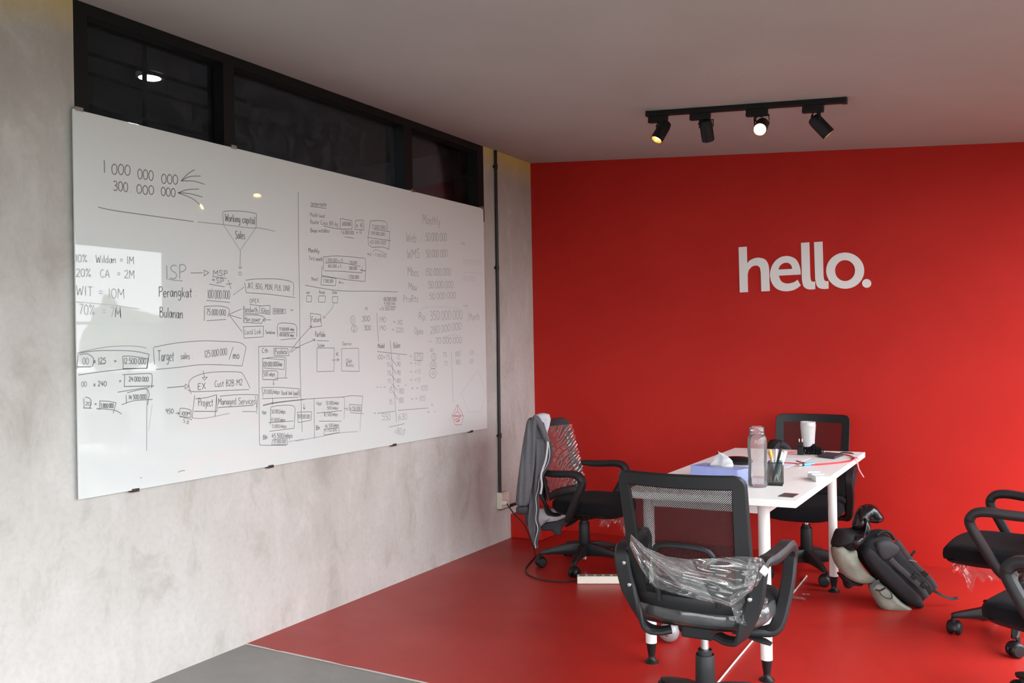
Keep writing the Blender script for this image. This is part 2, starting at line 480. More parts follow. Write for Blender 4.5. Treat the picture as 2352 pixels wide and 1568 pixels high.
# grille behind the panes
gr = thing('window_grille', 'dark bar grille behind the dusty panes of the clerestory window', 'grille', (-0.2, (WY0 + WY1) / 2, 2.2))
zs = [on_x(335, q, -0.2).z for q in (163, 206, 275)]
for z in zs:
    mb = MB(); mb.box((-0.206, WY0 - .1, z - .0065), (-0.194, -2.62, z + .0065)); mb.build('bar', M_BLACKFRAME, gr, smooth=False)
y0 = on_x(335, 200, -0.2).y
for k in range(1):
    mb = MB(); mb.box((-0.215, y0 + k * 0.78 - .0075, 2.2), (-0.200, y0 + k * 0.78 + .0075, 2.8)); mb.build('bar', M_BLACKFRAME, gr, smooth=False)
# the unlit room behind it
mb = MB(); X0 = -3.2
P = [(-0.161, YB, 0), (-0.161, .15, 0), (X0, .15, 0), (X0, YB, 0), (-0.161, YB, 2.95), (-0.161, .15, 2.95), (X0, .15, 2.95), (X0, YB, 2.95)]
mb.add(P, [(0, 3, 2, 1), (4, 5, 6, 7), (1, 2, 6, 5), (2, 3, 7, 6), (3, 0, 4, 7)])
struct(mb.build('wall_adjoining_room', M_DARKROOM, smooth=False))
lp = on_z(344, 178, 2.93)
dl = thing('downlight', 'round white downlight glowing behind the dusty clerestory pane', 'lamp', (lp.x, lp.y, 2.93))
mb = MB(); mb.lathe([(.075, 0.02), (.075, 0.0), (.06, -.004), (.058, .004)], (lp.x, lp.y, 2.93), seg=28, cap=False); mb.build('rim', M_WHITEPLASTIC, dl)
mb = MB(); mb.lathe([(.058, .002), (.0, .0015)], (lp.x, lp.y, 2.93), seg=28, cap=False)
mb.build('diffuser', mat('cool_white_lamp_face', (1, 1, 1), emit=(0.86, 0.93, 1.0), estr=160), dl)

# open glazed side: posts and transom of the sliding doors
fr = struct(thing('window_2', 'tall dark framed opening to the terrace beside the red wall', 'window', (XR + .05, -3.6, 0)))
mb = MB(); mb.box((XR + .03, -7.2, 2.335), (XR + .09, -.07, 2.365)); mb.build('head_rail', M_BLACKFRAME, fr, smooth=False)
mb = MB(); mb.box((XR + .03, -7.2, 0), (XR + .09, -.07, 0.05)); mb.build('sill_rail', M_BLACKFRAME, fr, smooth=False)
for y in (-.095, -1.62, -3.02, -4.42, -5.82, -7.18):
    mb = MB(); mb.box((XR + .03, y - .025, 0.05), (XR + .09, y + .025, 2.335)); mb.build('post', M_BLACKFRAME, fr, smooth=False)
mb = MB(); mb.box((XR + .045, -7.2, 1.625), (XR + .075, -.12, 1.65)); mb.build('transom', M_BLACKFRAME, fr, smooth=False)
# outside: dark lawn and trees that the glass board mirrors
mb = MB(); mb.box((XR + .15, -40, -.25), (60, 40, -.1)); mb.box((-20, -40, -.25), (XR + .15, YB - .15, -.1)); struct(mb.build('ground', mat('dark_lawn', (.030, .036, .022), .9, var=.3, vscale=.4), smooth=False))
M_LEAF = mat('tree_leaves', (0.07, 0.12, 0.05), .8, var=.4, vscale=1.5)
M_BARK = mat('tree_bark', (0.10, 0.08, 0.06), .9)
def tree(x, y, h, r, cone, label):
    t = thing('garden_tree', label, 'tree', (x, y, -.1), group='trees outside the terrace doors')
    mb = MB(); mb.tube([(x, y, -.1), (x + .1, y, h * .4)], [.14, .09]); mb.build('trunk', M_BARK, t)
    bm = bmesh.new(); bmesh.ops.create_icosphere(bm, subdivisions=4, radius=1.0)
    mb = MB(); vs_ = []
    for v in bm.verts:
        p = v.co.copy(); d = 1 + .28 * noise.noise(p * 2.3 + Vector((x, y, 0))) + .16 * noise.noise(p * 7 + Vector((y, x, 1)))
        k = (1 - .75 * (p.z * .5 + .5)) if cone else 1
        vs_.append(Vector((x + p.x * r * d * k, y + p.y * r * d * k, h * .6 + p.z * h * .42 * d)))
    mb.add(vs_, [[v.index for v in f.verts] for f in bm.faces]); bm.free()
    mb.build('crown', M_LEAF, t, smooth=False)
tree(30, 17.6, 3.7, 1.5, True, 'pointed green tree outside the terrace doors')
tree(31, 22.0, 3.2, 1.7, False, 'broad green tree outside the terrace doors')
tree(38, 24.4, 3.6, 2.0, False, 'round green tree behind the others outside the terrace doors')
tree(33, 13.5, 2.6, 1.6, False, 'low bushy green tree outside the terrace doors')

# ================================================================== GLASS BOARD
BX = 0.024
_c = [on_x(171, 252, BX), on_x(178, 1141, BX), on_x(1112, 478, BX), on_x(1118, 988, BX)]
BY0, BY1, BZ0, BZ1 = (_c[0].y + _c[1].y) / 2, (_c[2].y + _c[3].y) / 2, (_c[1].z + _c[3].z) / 2, (_c[0].z + _c[2].z) / 2
board = thing('glass_whiteboard', 'large frameless white glass writing board covered in marker notes on the concrete wall', 'whiteboard', (0.012, (BY0 + BY1) / 2, BZ0))
mb = MB(); mb.box((BX - .008, BY0, BZ0), (BX, BY1, BZ1)); mb.build('panel', M_GLASSBOARD, board, smooth=False, bevel=0.0015)
for px, py in ((182, 253), (537, 338), (948, 438), (1108, 477)):
    q = on_x(px, py, BX)
    mb = MB(); mb.box((0.001, q.y - .016, BZ1 - .006), (BX + .004, q.y + .016, BZ1 + .012)); mb.build('clip', M_STEEL, board, smooth=False, bevel=.002)
M_BRCLIP = mat('dark_brown_clip', (0.05, 0.03, 0.025), .5)
for px, py in ((311, 1120), (622, 1069), (906, 1023), (1083, 994)):
    q = on_x(px, py, BX)
    mb = MB(); mb.box((0.001, q.y - .017, BZ0 - .008), (BX + .004, q.y + .017, BZ0 + .006)); mb.build('clip', M_BRCLIP, board, smooth=False, bevel=.002)
for y in (-3.5, -2.2, -.9):
    mb = MB(); mb.box((0.001, y - .03, BZ0 + .1), (BX - .008, y + .03, BZ1 - .1)); mb.build('batten', M_BLACKFRAME, board, smooth=False)

# ---- single-stroke hand lettering (unit: cap height = 10)
G = {}
def g(ch, w, *strokes):
    G[ch] = (w, [[tuple(float(q) for q in pt.split(',')) for pt in s_.split()] for s_ in strokes])
g('0', 5.5, '2.5,10 .6,8 .2,5 .8,1.5 2.6,0 4.4,1.5 5,5 4.4,8.5 2.3,10'); g('1', 2.5, '1,10 1.2,5 1.2,0')
g('2', 5.5, '.5,8 1.5,9.7 3.5,9.8 4.6,8 3.8,5.5 .3,.2', '.3,.2 2.5,.5 5,.1'); g('3', 5.5, '.5,9 2.5,10 4.5,8.5 3.8,6.2 2,5.4', '2,5.4 4.5,4.6 4.8,2 3,.1 .3,.8')
g('4', 5.5, '3,10 .3,3.5', '.3,3.5 5,3.8', '3.8,7 3.6,0'); g('5', 5.5, '4.8,10 1,9.8', '1,9.8 .8,5.8', '.8,5.8 3,6.2 4.8,4 4,1 1.8,0 .3,.8')
g('6', 5.5, '4,10 1.5,7 .4,3.5 1.2,.6 3.2,.2 4.7,2.2 3.8,4.6 1.6,4.6 .5,3'); g('7', 5.5, '.3,9.6 5,9.9', '5,9.9 3,5 1.8,0')
g('8', 5.5, '2.8,5.3 .8,7.2 1.2,9.4 3,10 4.5,8.6 3.6,6.3 1,3.6 .6,1.4 2.4,0 4.6,1.2 4.4,3.6 2.8,5.3'); g('9', 5.5, '4.5,7.6 3.2,9.8 1.2,9.2 .5,7 1.8,5 3.8,5.6 4.6,8', '4.6,8 4.3,4 3.6,0')
g('.', 2.2, '.8,.5 1.2,.2'); g(',', 2.2, '1.2,.5 .6,-1.5'); g(':', 2.6, '1,6 1.3,5.6', '1,1.6 1.3,1.2'); g(' ', 3.5)
g('=', 5.5, '.8,6 4.8,6.2', '.8,3.6 4.8,3.8'); g('-', 5, '.8,4.8 4.2,5'); g('+', 5.5, '.5,5 5,5', '2.7,7.5 2.7,2.5'); g('/', 4, '3.6,11 .4,-1.5')
g('%', 7, '6,10 1,0', '1.8,10 .6,8.6 1.8,7.2 3,8.6 1.8,10', '5.4,3 4.2,1.6 5.4,.2 6.6,1.6 5.4,3'); g('(', 3, '2.6,11 .8,8 .6,3 2.4,-1'); g(')', 3, '.4,11 2.2,8 2.4,3 .6,-1')
g('A', 6, '.3,0 2.8,10 5.5,0', '1.2,3.6 4.6,3.8'); g('B', 5.5, '.6,10 .6,0', '.6,10 3.6,9.6 4,7 .8,5.3', '.8,5.3 4.4,4.6 4.8,1.6 2.8,.1 .6,.1'); g('C', 5.8, '5,9 3,10 1,8 .3,4.8 1.2,1.2 3.4,0 5.2,1.4')
g('D', 6, '.6,10 .7,0', '.6,10 3.5,9.3 5.4,6 4.8,2.5 3,.4 .7,0'); g('E', 5.2, '.6,10 .7,0', '.6,10 4.6,9.8', '.6,5.3 4,5.3', '.7,0 4.8,.2'); g('F', 5.2, '.6,10 .7,0', '.6,10 4.8,9.8', '.6,5.3 4,5.3')
g('G', 6, '5,9 3,10 1,8 .3,4.8 1.2,1.2 3.4,0 5.2,1.4', '5.2,1.4 5.3,4.6', '5.3,4.6 3.2,4.6'); g('H', 6, '.6,10 .7,0', '5.2,10 5.2,0', '.6,5 5.2,5.2'); g('I', 2.4, '1.1,10 1.3,0'); g('J', 4.8, '3.8,10 4,3 3,.4 1.2,.2 .3,2')
g('K', 5.5, '.6,10 .7,0', '4.8,9.6 .8,4.6', '1.8,5.6 5,0'); g('L', 5, '.7,10 .6,.2', '.6,.2 4.6,.4'); g('M', 7.2, '.5,0 1,10', '1,10 3.6,4', '3.6,4 6.2,10', '6.2,10 6.6,0'); g('N', 6.2, '.6,0 .7,10', '.7,10 5,0', '5,0 5.3,10')
g('O', 6.2, '3,10 .8,8 .3,4.8 1.4,1 3.4,0 5.4,2 5.7,5.6 4.6,9 2.6,10'); g('P', 5.5, '.8,10 .9,0', '.6,9.6 3.2,10 5,8 4,5.6 .9,4.6'); g('R', 5.6, '.8,10 .8,0', '.7,9.7 3.4,10 4.8,8 3.8,5.8 .9,5', '1.8,5.2 5.2,0'); g('S', 5.4, '4.8,9 2.8,10 .8,8.4 1.6,6 4,4.4 4.8,2 3,.2 .3,1')
g('T', 6, '.2,9.8 5.8,10', '2.9,10 3,0'); g('U', 6, '.6,10 .6,3 2.4,0 4.6,1.4 5.3,10'); g('W', 7.6, '.3,10 1.8,0', '1.8,0 3.8,7', '3.8,7 5.4,0', '5.4,0 7.2,10'); g('X', 5.6, '.4,10 5.2,0', '5,10 .4,0')
g('a', 4.6, '3.6,5.6 1.4,5.6 .4,3 1.2,.4 3,1 3.7,5.2', '3.7,5.6 3.8,1 4.6,.2'); g('b', 4.6, '.6,10 .6,0', '.7,4 2.4,5.8 4,4.2 3.6,1.2 1.8,0 .6,1'); g('c', 4.2, '3.7,5 2,5.8 .5,3.8 .8,1 2.4,0 3.8,1'); g('d', 4.8, '3.6,5 1.6,5.8 .4,3 1.4,.2 3.4,1.4', '3.9,10 3.8,1.4 4.5,.2')
g('e', 4.3, '.5,3 3.7,3.6 3,5.8 1.2,5.4 .4,2.8 1.4,.3 3.8,.8'); g('f', 3.6, '3.4,9.6 2,9.8 1.4,7 1.4,0', '.2,5.6 3,5.8'); g('g', 4.6, '3.7,5.2 1.6,5.8 .5,3.2 1.6,.8 3.6,2.4', '3.8,5.6 3.8,-1.5 2.2,-3.4 .5,-2.4'); g('h', 4.6, '.7,10 .6,0', '.7,3.6 2.4,5.8 3.6,4.6 3.8,0')
g('i', 2, '1,5.6 1,0', '1,7.8 1.1,7.5'); g('j', 2.6, '1.8,5.6 1.8,-1.5 .2,-3', '1.8,7.8 1.9,7.5'); g('k', 4.4, '.7,10 .6,0', '3.6,5.6 .8,2.6', '1.6,3.3 4,0'); g('l', 2, '1,10 1,1 1.6,0'); g('m', 6.6, '.6,5.6 .6,0', '.6,3.6 2,5.7 3,4.8 3.1,0', '3.1,3.6 4.6,5.7 5.6,4.8 5.7,0'); g('n', 4.6, '.6,5.6 .6,0', '.6,3.6 2.4,5.7 3.6,4.8 3.8,0')
g('o', 4.5, '2.2,5.8 .5,3.8 .8,.9 2.4,0 4,1.8 3.6,4.8 2,5.8'); g('p', 4.6, '.6,5.6 .6,-3.2', '.7,4 2.4,5.8 4,4.2 3.6,1.2 1.8,0 .6,1'); g('r', 3.8, '.7,5.6 .7,0', '.7,3.4 2,5.6 3.4,5.4'); g('s', 4, '3.4,5.2 1.8,5.8 .8,4.4 2.8,2.6 3.2,1 1.8,0 .3,.6'); g('t', 3.8, '1.8,8.6 1.7,1 3,.1', '.2,5.8 3.6,6'); g('u', 4.5, '.6,5.6 .7,1.2 2.2,0 3.6,1.6', '3.7,5.6 3.8,0')
g('v', 4.2, '.3,5.6 2,0 3.9,5.7'); g('w', 6, '.3,5.6 1.6,0 3,4.6 4.4,0 5.7,5.7'); g('x', 4.2, '.4,5.6 3.8,0', '3.7,5.6 .3,0'); g('y', 4.4, '.4,5.6 2,1', '3.9,5.7 1.8,-1.6 .2,-3')

INK = {'d': [], 'm': [], 'f': [], 'r': [], 'p': []}
def ribbon(pts2, ink, wpx):
    """one pen stroke: list of photo pixels on the board face"""
    if len(pts2) > 2:
        pts2 = [(p.x, p.y) for p in cr([(a, b, 0) for a, b in pts2], 3)]
    W = [on_x(a, b, BX + .0006) for a, b in pts2]
    n = len(W); L, Rr = [], []
    for i, p in enumerate(W):
        t = W[min(i + 1, n - 1)] - W[max(i - 1, 0)]
        if t.length < 1e-7: t = Vector((0, 1, 0))
        t.normalize(); nn = Vector((0, -t.z, t.y)) * (wpx * 0.37)
        L.append(p + nn); Rr.append(p - nn)
    INK[ink].append((L, Rr))
OFF = {1: (160, 340), 2: (160, 560), 3: (160, 780), 4: (580, 420), 5: (580, 680)}
SC = 540 / 2352.0
def cpx(c, x, y):
    ox, oy = OFF[c]; return ox + x * SC, oy + y * SC
def T(c, x0, y0, x1, y1, h, txt, ink='d', w=None):
    ax, ay = cpx(c, x0, y0); bx, by = cpx(c, x1, y1); h = h * SC
    tot = sum(G[ch][0] + .6 for ch in txt) - .6
    if w is None: w = 0.0056 if h > 17 else (0.0044 if h > 10 else 0.0034)
    x = 0
    for ch in txt:
        gw, strokes = G[ch]
        jit = random.uniform(-.35, .35)
        for st in strokes:
            ribbon([(ax + (bx - ax) * (x + u) / tot + 0.04 * h * 0, ay + (by - ay) * (x + u) / tot - (v + jit) / 10 * h) for u, v in st], ink, w)
        x += gw + .6
def Lp(c, pts_, ink='d', w=0.0042):
    pts_ = [tuple(float(q) for q in s_.split(',')) for s_ in pts_.split()]
    ribbon([cpx(c, *p) for p in pts_], ink, w)
def Bx(c, pts_, ink='d', w=0.0040):
    pts_ = [tuple(float(q) for q in s_.split(',')) for s_ in pts_.split()]
    for a, b in zip(pts_[:-1], pts_[1:]): ribbon([cpx(c, *a), cpx(c, *b)], ink, w)
def Ci(c, x, y, rx, ry, ink='d', w=0.0036):
    ribbon([cpx(c, x + rx * math.cos(k * math.pi / 5), y + ry * math.sin(k * math.pi / 5)) for k in range(11)], ink, w)
random.seed(11)
# upper left
T(1, 335, 245, 362, 245, 125, '1'); T(1, 420, 262, 610, 275, 105, '000'); T(1, 680, 306, 840, 325, 100, '000'); T(1, 918, 352, 1085, 366, 95, '000')
for s_ in ('1115,330 1180,260 1250,215', '1115,330 1200,285 1310,280', '1115,330 1240,330 1350,362', '1085,447 1180,415 1295,410', '1085,447 1200,455 1330,490', '1085,447 1220,500 1305,568'): Lp(1, s_, 'd', .005)
T(1, 435, 420, 585, 437, 95, '300'); T(1, 605, 445, 625, 445, 90, '.'); T(1, 670, 452, 845, 470, 90, '000'); T(1, 915, 476, 1060, 490, 85, '000')
Lp(1, '285,590 450,625 850,682 1240,735', 'd', .005); Lp(1, '1280,738 1560,768 1800,798 1900,800 2055,832', 'm', .005)
Lp(1, '1535,635 1620,628 1760,635 1868,655', 'd'); Bx(1, '1868,655 1865,795'); Bx(1, '1530,640 1540,770')
T(1, 1555, 727, 1855, 762, 75, 'Working capital'); T(1, 1655, 905, 1755, 912, 78, 'Sales')
Bx(1, '1545,775 1705,1025', 'm'); Bx(1, '1865,795 1705,1025', 'm'); Bx(1, '1708,1025 1705,1200'); Bx(1, '1688,1188 1706,1206 1726,1186'); Ci(1, 1705, 1255, 14, 17)
Lp(1, '2285,435 2290,900 2300,1568 2306,2200 2325,2840', 'd', .004)
T(1, 955, 1312, 1170, 1300, 140, 'ISP', 'm', .006); Lp(1, '988,1310 1050,1322 1130,1327', 'm', .005); Lp(1, '1210,1250 1330,1247', 'd'); Bx(1, '1345,1220 1345,1280 1392,1245 1345,1220')
T(1, 1432, 1275, 1582, 1282, 55, 'MSP'); Bx(1, '1425,1283 1570,1303'); T(1, 1418, 1340, 1545, 1360, 50, '=SP'); Bx(1, '1565,1362 1622,1355'); Bx(1, '1585,1320 1615,1410'); Bx(1, '1395,1360 1550,1387')
T(1, 890, 1488, 1280, 1492, 100, 'Perangkat :', 'd', .0055); T(1, 1380, 1500, 1605, 1508, 85, '100.000.000', 'd', .0042); Bx(1, '1368,1523 1605,1543'); Bx(1, '1635,1470 1745,1390', 'm')
Lp(1, '1760,1322 1850,1310 2050,1308 2180,1325 2240,1360 2235,1475', 'd'); Bx(1, '1750,1345 1765,1445 2000,1462 2255,1495'); T(1, 1775, 1400, 2205, 1432, 55, 'JKT, BDG, MDN, PLB, DNR', 'd', .0036)
T(1, 60, 1135, 645, 1160, 75, '10% : Wildan = 1M', 'f', .005); T(1, 65, 1285, 650, 1305, 80, '20% : CA  = 2M', 'f', .005); T(1, 65, 1468, 550, 1510, 95, 'WIT = 10M', 'f', .005)
T(2, 95, 700, 515, 738, 100, '70%  = 7M', 'f', .005); T(2, 450, 728, 515, 738, 75, 'M', 'm', .004); Lp(2, '60,580 400,610 700,650', 'f', .004)
# middle left
T(2, 1800, 590, 1895, 588, 40, 'OPEX'); Bx(2, '1800,605 1910,620'); T(2, 900, 735, 1135, 742, 100, 'Bulanan', 'd', .0055)
Bx(2, '1350,625 1345,770'); Lp(2, '1350,625 1480,620 1570,635 1600,665 1580,730'); Bx(2, '1370,768 1565,755'); T(2, 1368, 710, 1562, 716, 60, '75.000.000')
Bx(2, '1595,705 1720,650'); Bx(2, '1595,710 1720,748'); Bx(2, '1600,715 1725,880')
T(2, 1735, 682, 1880, 688, 58, 'Bandwith', 'd', .0036); Bx(2, '1735,692 1890,700'); Bx(2, '1905,615 1893,700'); Bx(2, '1905,620 2005,615 2003,705 1905,690'); T(2, 1915, 685, 1998, 690, 45, '1Gbps', 'd', .0034)
Bx(2, '2035,645 2160,655 2160,695 2035,700 2035,645'); T(2, 2045, 685, 2140, 688, 28, '10.000.000'); T(2, 2208, 670, 2238, 672, 30, 'x')
T(2, 1745, 775, 1910, 778, 48, 'Man power', 'd', .0034); Lp(2, '1735,710 1880,712 1945,735 1920,795'); Bx(2, '1920,795 1740,785 1735,710'); Bx(2, '1935,760 2015,760'); Bx(2, '1960,740 1935,760 1955,780')
Bx(2, '1735,828 1940,822 1935,930 1745,943 1735,828'); T(2, 1750, 905, 1915, 900, 52, 'Local Link', 'd', .0034); T(2, 1955, 900, 2055, 902, 36, 'Tentative')
Lp(2, '2085,930 2085,800 2230,798 2270,830 2270,930'); Bx(2, '2110,960 2265,945'); T(2, 2095, 866, 2250, 868, 30, '75.000/100 mbps'); Bx(2, '2105,885 2255,887'); T(2, 2100, 922, 2245, 927, 30, '100.000/50 mbps')
# lower left
Lp(3, '100,125 350,75 550,62 700,68 770,85', 'm'); Lp(3, '75,135 250,112 450,107 650,115 795,145'); Bx(3, '795,145 770,290'); Lp(3, '95,150 170,140 230,175 240,220 225,270'); Bx(3, '85,150 70,295'); Bx(3, '75,272 215,270', 'd', .005)
T(3, 130, 248, 190, 246, 68, '00', 'm'); T(3, 238, 235, 365, 234, 55, 'x 125'); Bx(3, '283,245 355,240'); T(3, 440, 238, 472, 236, 45, '='); Bx(3, '530,165 535,290'); Lp(3, '530,165 620,165 785,190'); Bx(3, '530,290 775,285 785,190', 'd', .005); T(3, 540, 240, 765, 246, 58, '12.500.000')
Lp(3, '88,352 350,315 600,290 760,285'); T(3, 118, 470, 172, 468, 52, '00', 'm'); T(3, 238, 466, 370, 463, 50, 'x 240'); T(3, 492, 436, 518, 434, 45, '='); Lp(3, '528,350 780,338 825,360 820,485'); Bx(3, '550,355 545,470'); Bx(3, '545,468 845,462', 'd', .005); T(3, 592, 416, 790, 418, 46, '24.000.000')
Lp(3, '480,525 600,505 800,475'); Lp(3, '575,530 700,500 770,495 795,540 780,650'); Bx(3, '565,550 568,635'); Lp(3, '520,650 640,610 830,597'); T(3, 592, 597, 765, 592, 46, '14.500.000')
Bx(3, '140,585 145,680'); Lp(3, '155,572 205,590 215,640 200,680'); Bx(3, '135,682 220,684', 'd', .005); T(3, 158, 656, 208, 660, 36, '20'); T(3, 250, 650, 270, 650, 26, 'x'); Lp(3, '298,612 380,615 465,630'); Bx(3, '465,630 435,735'); Bx(3, '300,612 300,690'); Bx(3, '270,690 310,692', 'd', .006); Lp(3, '310,690 450,705 520,742'); T(3, 310, 682, 440, 682, 44, '5.800.000', 'd', .0042)
Lp(3, '775,480 772,800 770,1110', 'm'); Bx(3, '825,650 790,915', 'f')
T(3, 880, 215, 1045, 212, 105, 'Target', 'd', .005); T(3, 1110, 194, 1235, 190, 62, 'sales :'); Lp(3, '840,75 1050,35 1300,12 1500,15 1700,28 1765,75'); Bx(3, '1765,75 1725,265'); Bx(3, '838,80 848,250'); Lp(3, '862,297 1100,275 1300,250 1500,250 1725,262')
T(3, 1350, 177, 1575, 152, 68, '125.000.000'); Bx(3, '1635,70 1593,200'); T(3, 1632, 190, 1697, 192, 75, 'mo')
Bx(3, '1335,310 1350,380'); Bx(3, '1325,375 1350,405 1378,373 1325,378'); Lp(3, '1215,540 1195,470 1200,410 1270,360 1420,325 1680,322 1740,355 1805,485'); Lp(3, '1795,498 1500,510 1250,520 1180,500')
T(3, 1280, 500, 1362, 490, 62, 'EX', 'd', .005); T(3, 1450, 472, 1730, 457, 62, 'Cust B2B M2', 'd', .0044); Bx(3, '975,480 1150,465', 'd', .005); Bx(3, '1155,445 1155,492 1195,463 1155,445'); T(3, 918, 425, 932, 425, 40, '.')
T(3, 1285, 665, 1435, 665, 80, 'Project', 'd', .0048); Bx(3, '1250,555 1225,785'); Lp(3, '1255,590 1360,580 1470,550'); Bx(3, '1470,550 1475,715'); Bx(3, '1470,550 1455,770'); Bx(3, '1245,716 1475,716', 'd', .005)
T(3, 1485, 650, 1860, 642, 64, 'Managed Services', 'd', .0046); Lp(3, '1500,565 1700,548 1885,550'); Bx(3, '1885,550 1870,740'); Bx(3, '1860,560 1875,700'); Bx(3, '1485,678 1840,655', 'd', .005); Bx(3, '1725,718 1865,718'); Lp(3, '1225,782 1350,785 1600,735', 'm')
T(3, 960, 737, 1040, 737, 45, '950'); Bx(3, '1060,735 1095,735'); Bx(3, '1080,722 1097,735 1080,748'); Lp(3, '1105,685 1160,688 1215,705'); Bx(3, '1215,705 1215,775 1100,770 1105,685'); Bx(3, '1110,765 1225,800'); T(3, 1120, 757, 1205, 757, 38, '100M', 'd', .0042); T(3, 1138, 828, 1192, 846, 40, '5 Jt')
Lp(3, '1085,1325 1120,1310 1155,1308'); Bx(3, '705,1382 722,1380')
# column of boxes
Bx(3, '1890,65 1895,600 1900,1050'); Lp(3, '1900,1050 1950,1055 2170,1055'); Lp(3, '1890,68 2050,65 2300,78'); T(3, 1925, 130, 2012, 128, 46, 'Cth :'); T(3, 2052, 140, 2175, 142, 46, 'Pusdata'); Bx(3, '2040,85 2180,88 2195,160 2045,155 2040,85')
Lp(3, '1930,190 2060,172 2150,178 2165,210 2160,380'); Bx(3, '1930,180 1930,400'); Bx(3, '1945,185 2150,200 2145,298 1940,282'); T(3, 1936, 268, 2125, 265, 46, '120.000.000/mo'); T(3, 1938, 366, 2055, 363, 42, '500 mbps')
Lp(3, '1930,312 2050,310 2085,325'); Bx(3, '2085,325 2080,400'); Bx(3, '1935,398 2085,400', 'd', .005); Bx(3, '2050,385 2180,382'); Bx(3, '2040,400 2040,432'); Ci(3, 2040, 442, 8, 9)
T(3, 1938, 540, 2102, 542, 42, '20.000/mbps'); T(3, 2118, 550, 2292, 553, 42, '(local link load)'); Bx(3, '1922,478 2080,475 2300,490 2300,575'); Bx(3, '1922,478 1935,575'); Bx(3, '1922,590 2290,575'); Bx(3, '2030,580 2032,625'); Ci(3, 2028, 635, 9, 9); Lp(3, '1935,660 2080,630 2352,598')
T(3, 1925, 745, 1967, 738, 36, 'Hpp'); Lp(3, '2010,675 2100,658 2245,665 2250,780 2245,885'); Bx(3, '2010,680 2008,850'); T(3, 2018, 737, 2160, 737, 40, '50.000/mbps'); T(3, 2015, 820, 2158, 817, 36, '15.000/mbps'); Bx(3, '1990,830 2240,812'); T(3, 2025, 882, 2170, 880, 34, '5.000/mbps'); Bx(3, '2000,915 2245,885')
T(3, 1935, 1000, 1978, 992, 46, 'Bln'); T(3, 2022, 985, 2230, 980, 46, '45.500/mbps'); Bx(3, '2030,1000 2175,988 2180,1045 2020,1052 2030,1000'); T(3, 2040, 1036, 2165, 1032, 32, '57.000.000')
# upper middle
T(4, 585, 232, 740, 237, 46, 'Internate', 'd', .004); Bx(4, '578,235 740,255', 'd', .004); T(4, 575, 335, 745, 352, 40, 'Model awal :', 'm', .0036); T(4, 578, 407, 855, 432, 42, 'Router Cisco 881 kg', 'd', .0034)
Bx(4, '880,355 995,378 995,460'); Bx(4, '880,355 878,460'); T(4, 900, 427, 985, 428, 36, '650.000', 'd', .004); Lp(4, '710,430 860,460 1000,460'); T(4, 1035, 442, 1105, 444, 48, 'x 6'); Bx(4, '1030,375 1110,372 1115,470 1025,465 1030,375')
T(4, 580, 492, 770, 497, 40, 'Biaya installasi', 'd', .0034); T(4, 905, 512, 1015, 516, 36, '6.000.000'); Bx(4, '920,540 1018,552'); T(4, 1040, 506, 1095, 506, 28, 'x 12'); Bx(4, '890,470 888,500')
Lp(4, '1180,380 1330,385 1345,480'); Lp(4, '1180,380 1160,620 1300,640 1365,665'); Bx(4, '1365,665 1370,500'); Bx(4, '1210,462 1380,490'); Bx(4, '1150,545 1385,578'); T(4, 1195, 452, 1330, 467, 36, '7.000.000'); T(4, 1185, 516, 1325, 531, 32, '139.000.000'); T(4, 1178, 606, 1335, 616, 34, '65.000.000')
T(4, 1150, 722, 1340, 747, 30, 'mgt = 7.000.000', 'm'); Lp(4, '1205,690 1240,668 1345,715', 'm')
T(4, 558, 692, 668, 702, 44, 'Monthly'); T(4, 568, 772, 700, 784, 42, 'First month'); Lp(4, '710,740 850,730 1080,750 1130,775 1128,985'); Lp(4, '1128,985 960,970 690,925'); Bx(4, '690,925 697,830'); Bx(4, '710,740 710,870'); Lp(4, '725,800 900,800 1080,835'); Lp(4, '720,878 900,885 1095,900'); Bx(4, '1095,900 1095,840'); Bx(4, '1130,880 1075,870', 'd', .006)
T(4, 735, 791, 905, 796, 36, '1.200.000 x 15'); T(4, 970, 811, 1045, 813, 30, '750.000'); T(4, 755, 846, 890, 849, 32, '100.000 x 5'); T(4, 965, 867, 1045, 869, 32, '500.000', 'd', .004); T(4, 960, 956, 1065, 959, 34, '1.250.000', 'd', .004)
T(4, 590, 976, 655, 981, 36, 'Next'); Bx(4, '690,935 835,955 830,1028 685,1020 690,935'); T(4, 708, 996, 808, 999, 34, '7.500.000'); Bx(4, '915,1003 868,995'); Ci(4, 872, 995, 8, 9)
Lp(4, '525,1022 700,1055 900,1080 1200,1082 1455,1090')
T(4, 1700, 408, 1880, 424, 95, 'Monthly', 'm', .0048)
for (a, b, c_, d_, e_, f_, h_) in ((1535, 592, 1640, 592, 92, 'Web', 0), (1545, 758, 1672, 750, 92, 'WMS', 0), (1550, 922, 1662, 936, 84, 'Mbos', 0), (1560, 1062, 1645, 1080, 68, 'Max', 0), (1508, 1192, 1662, 1192, 66, 'ProRtc', 0)): T(4, a, b, c_, d_, e_, f_, 'm', .0048)
for x, y in ((1672, 582), (1690, 735), (1695, 930), (1690, 1060), (1700, 1195)): T(4, x, y, x + 20, y, 60, ':', 'm')
T(4, 1730, 585, 1945, 582, 82, '50.000.000', 'm', .0048); T(4, 1735, 746, 1950, 740, 76, '50.000.000', 'm', .0048); T(4, 1730, 927, 1985, 925, 72, '150.000.000', 'm', .0048); T(4, 1757, 1052, 2010, 1048, 70, '50.000.000', 'm', .0048); T(4, 1768, 1166, 2035, 1152, 62, '50.000.000', 'm', .0045)
T(4, 2090, 620, 2126, 622, 40, 'mn', 'm'); T(4, 2105, 812, 2285, 816, 48, '200.000.000', 'f'); T(4, 2100, 972, 2225, 982, 46, '(100.000', 'f'); Bx(4, '2095,890 2310,905', 'f')
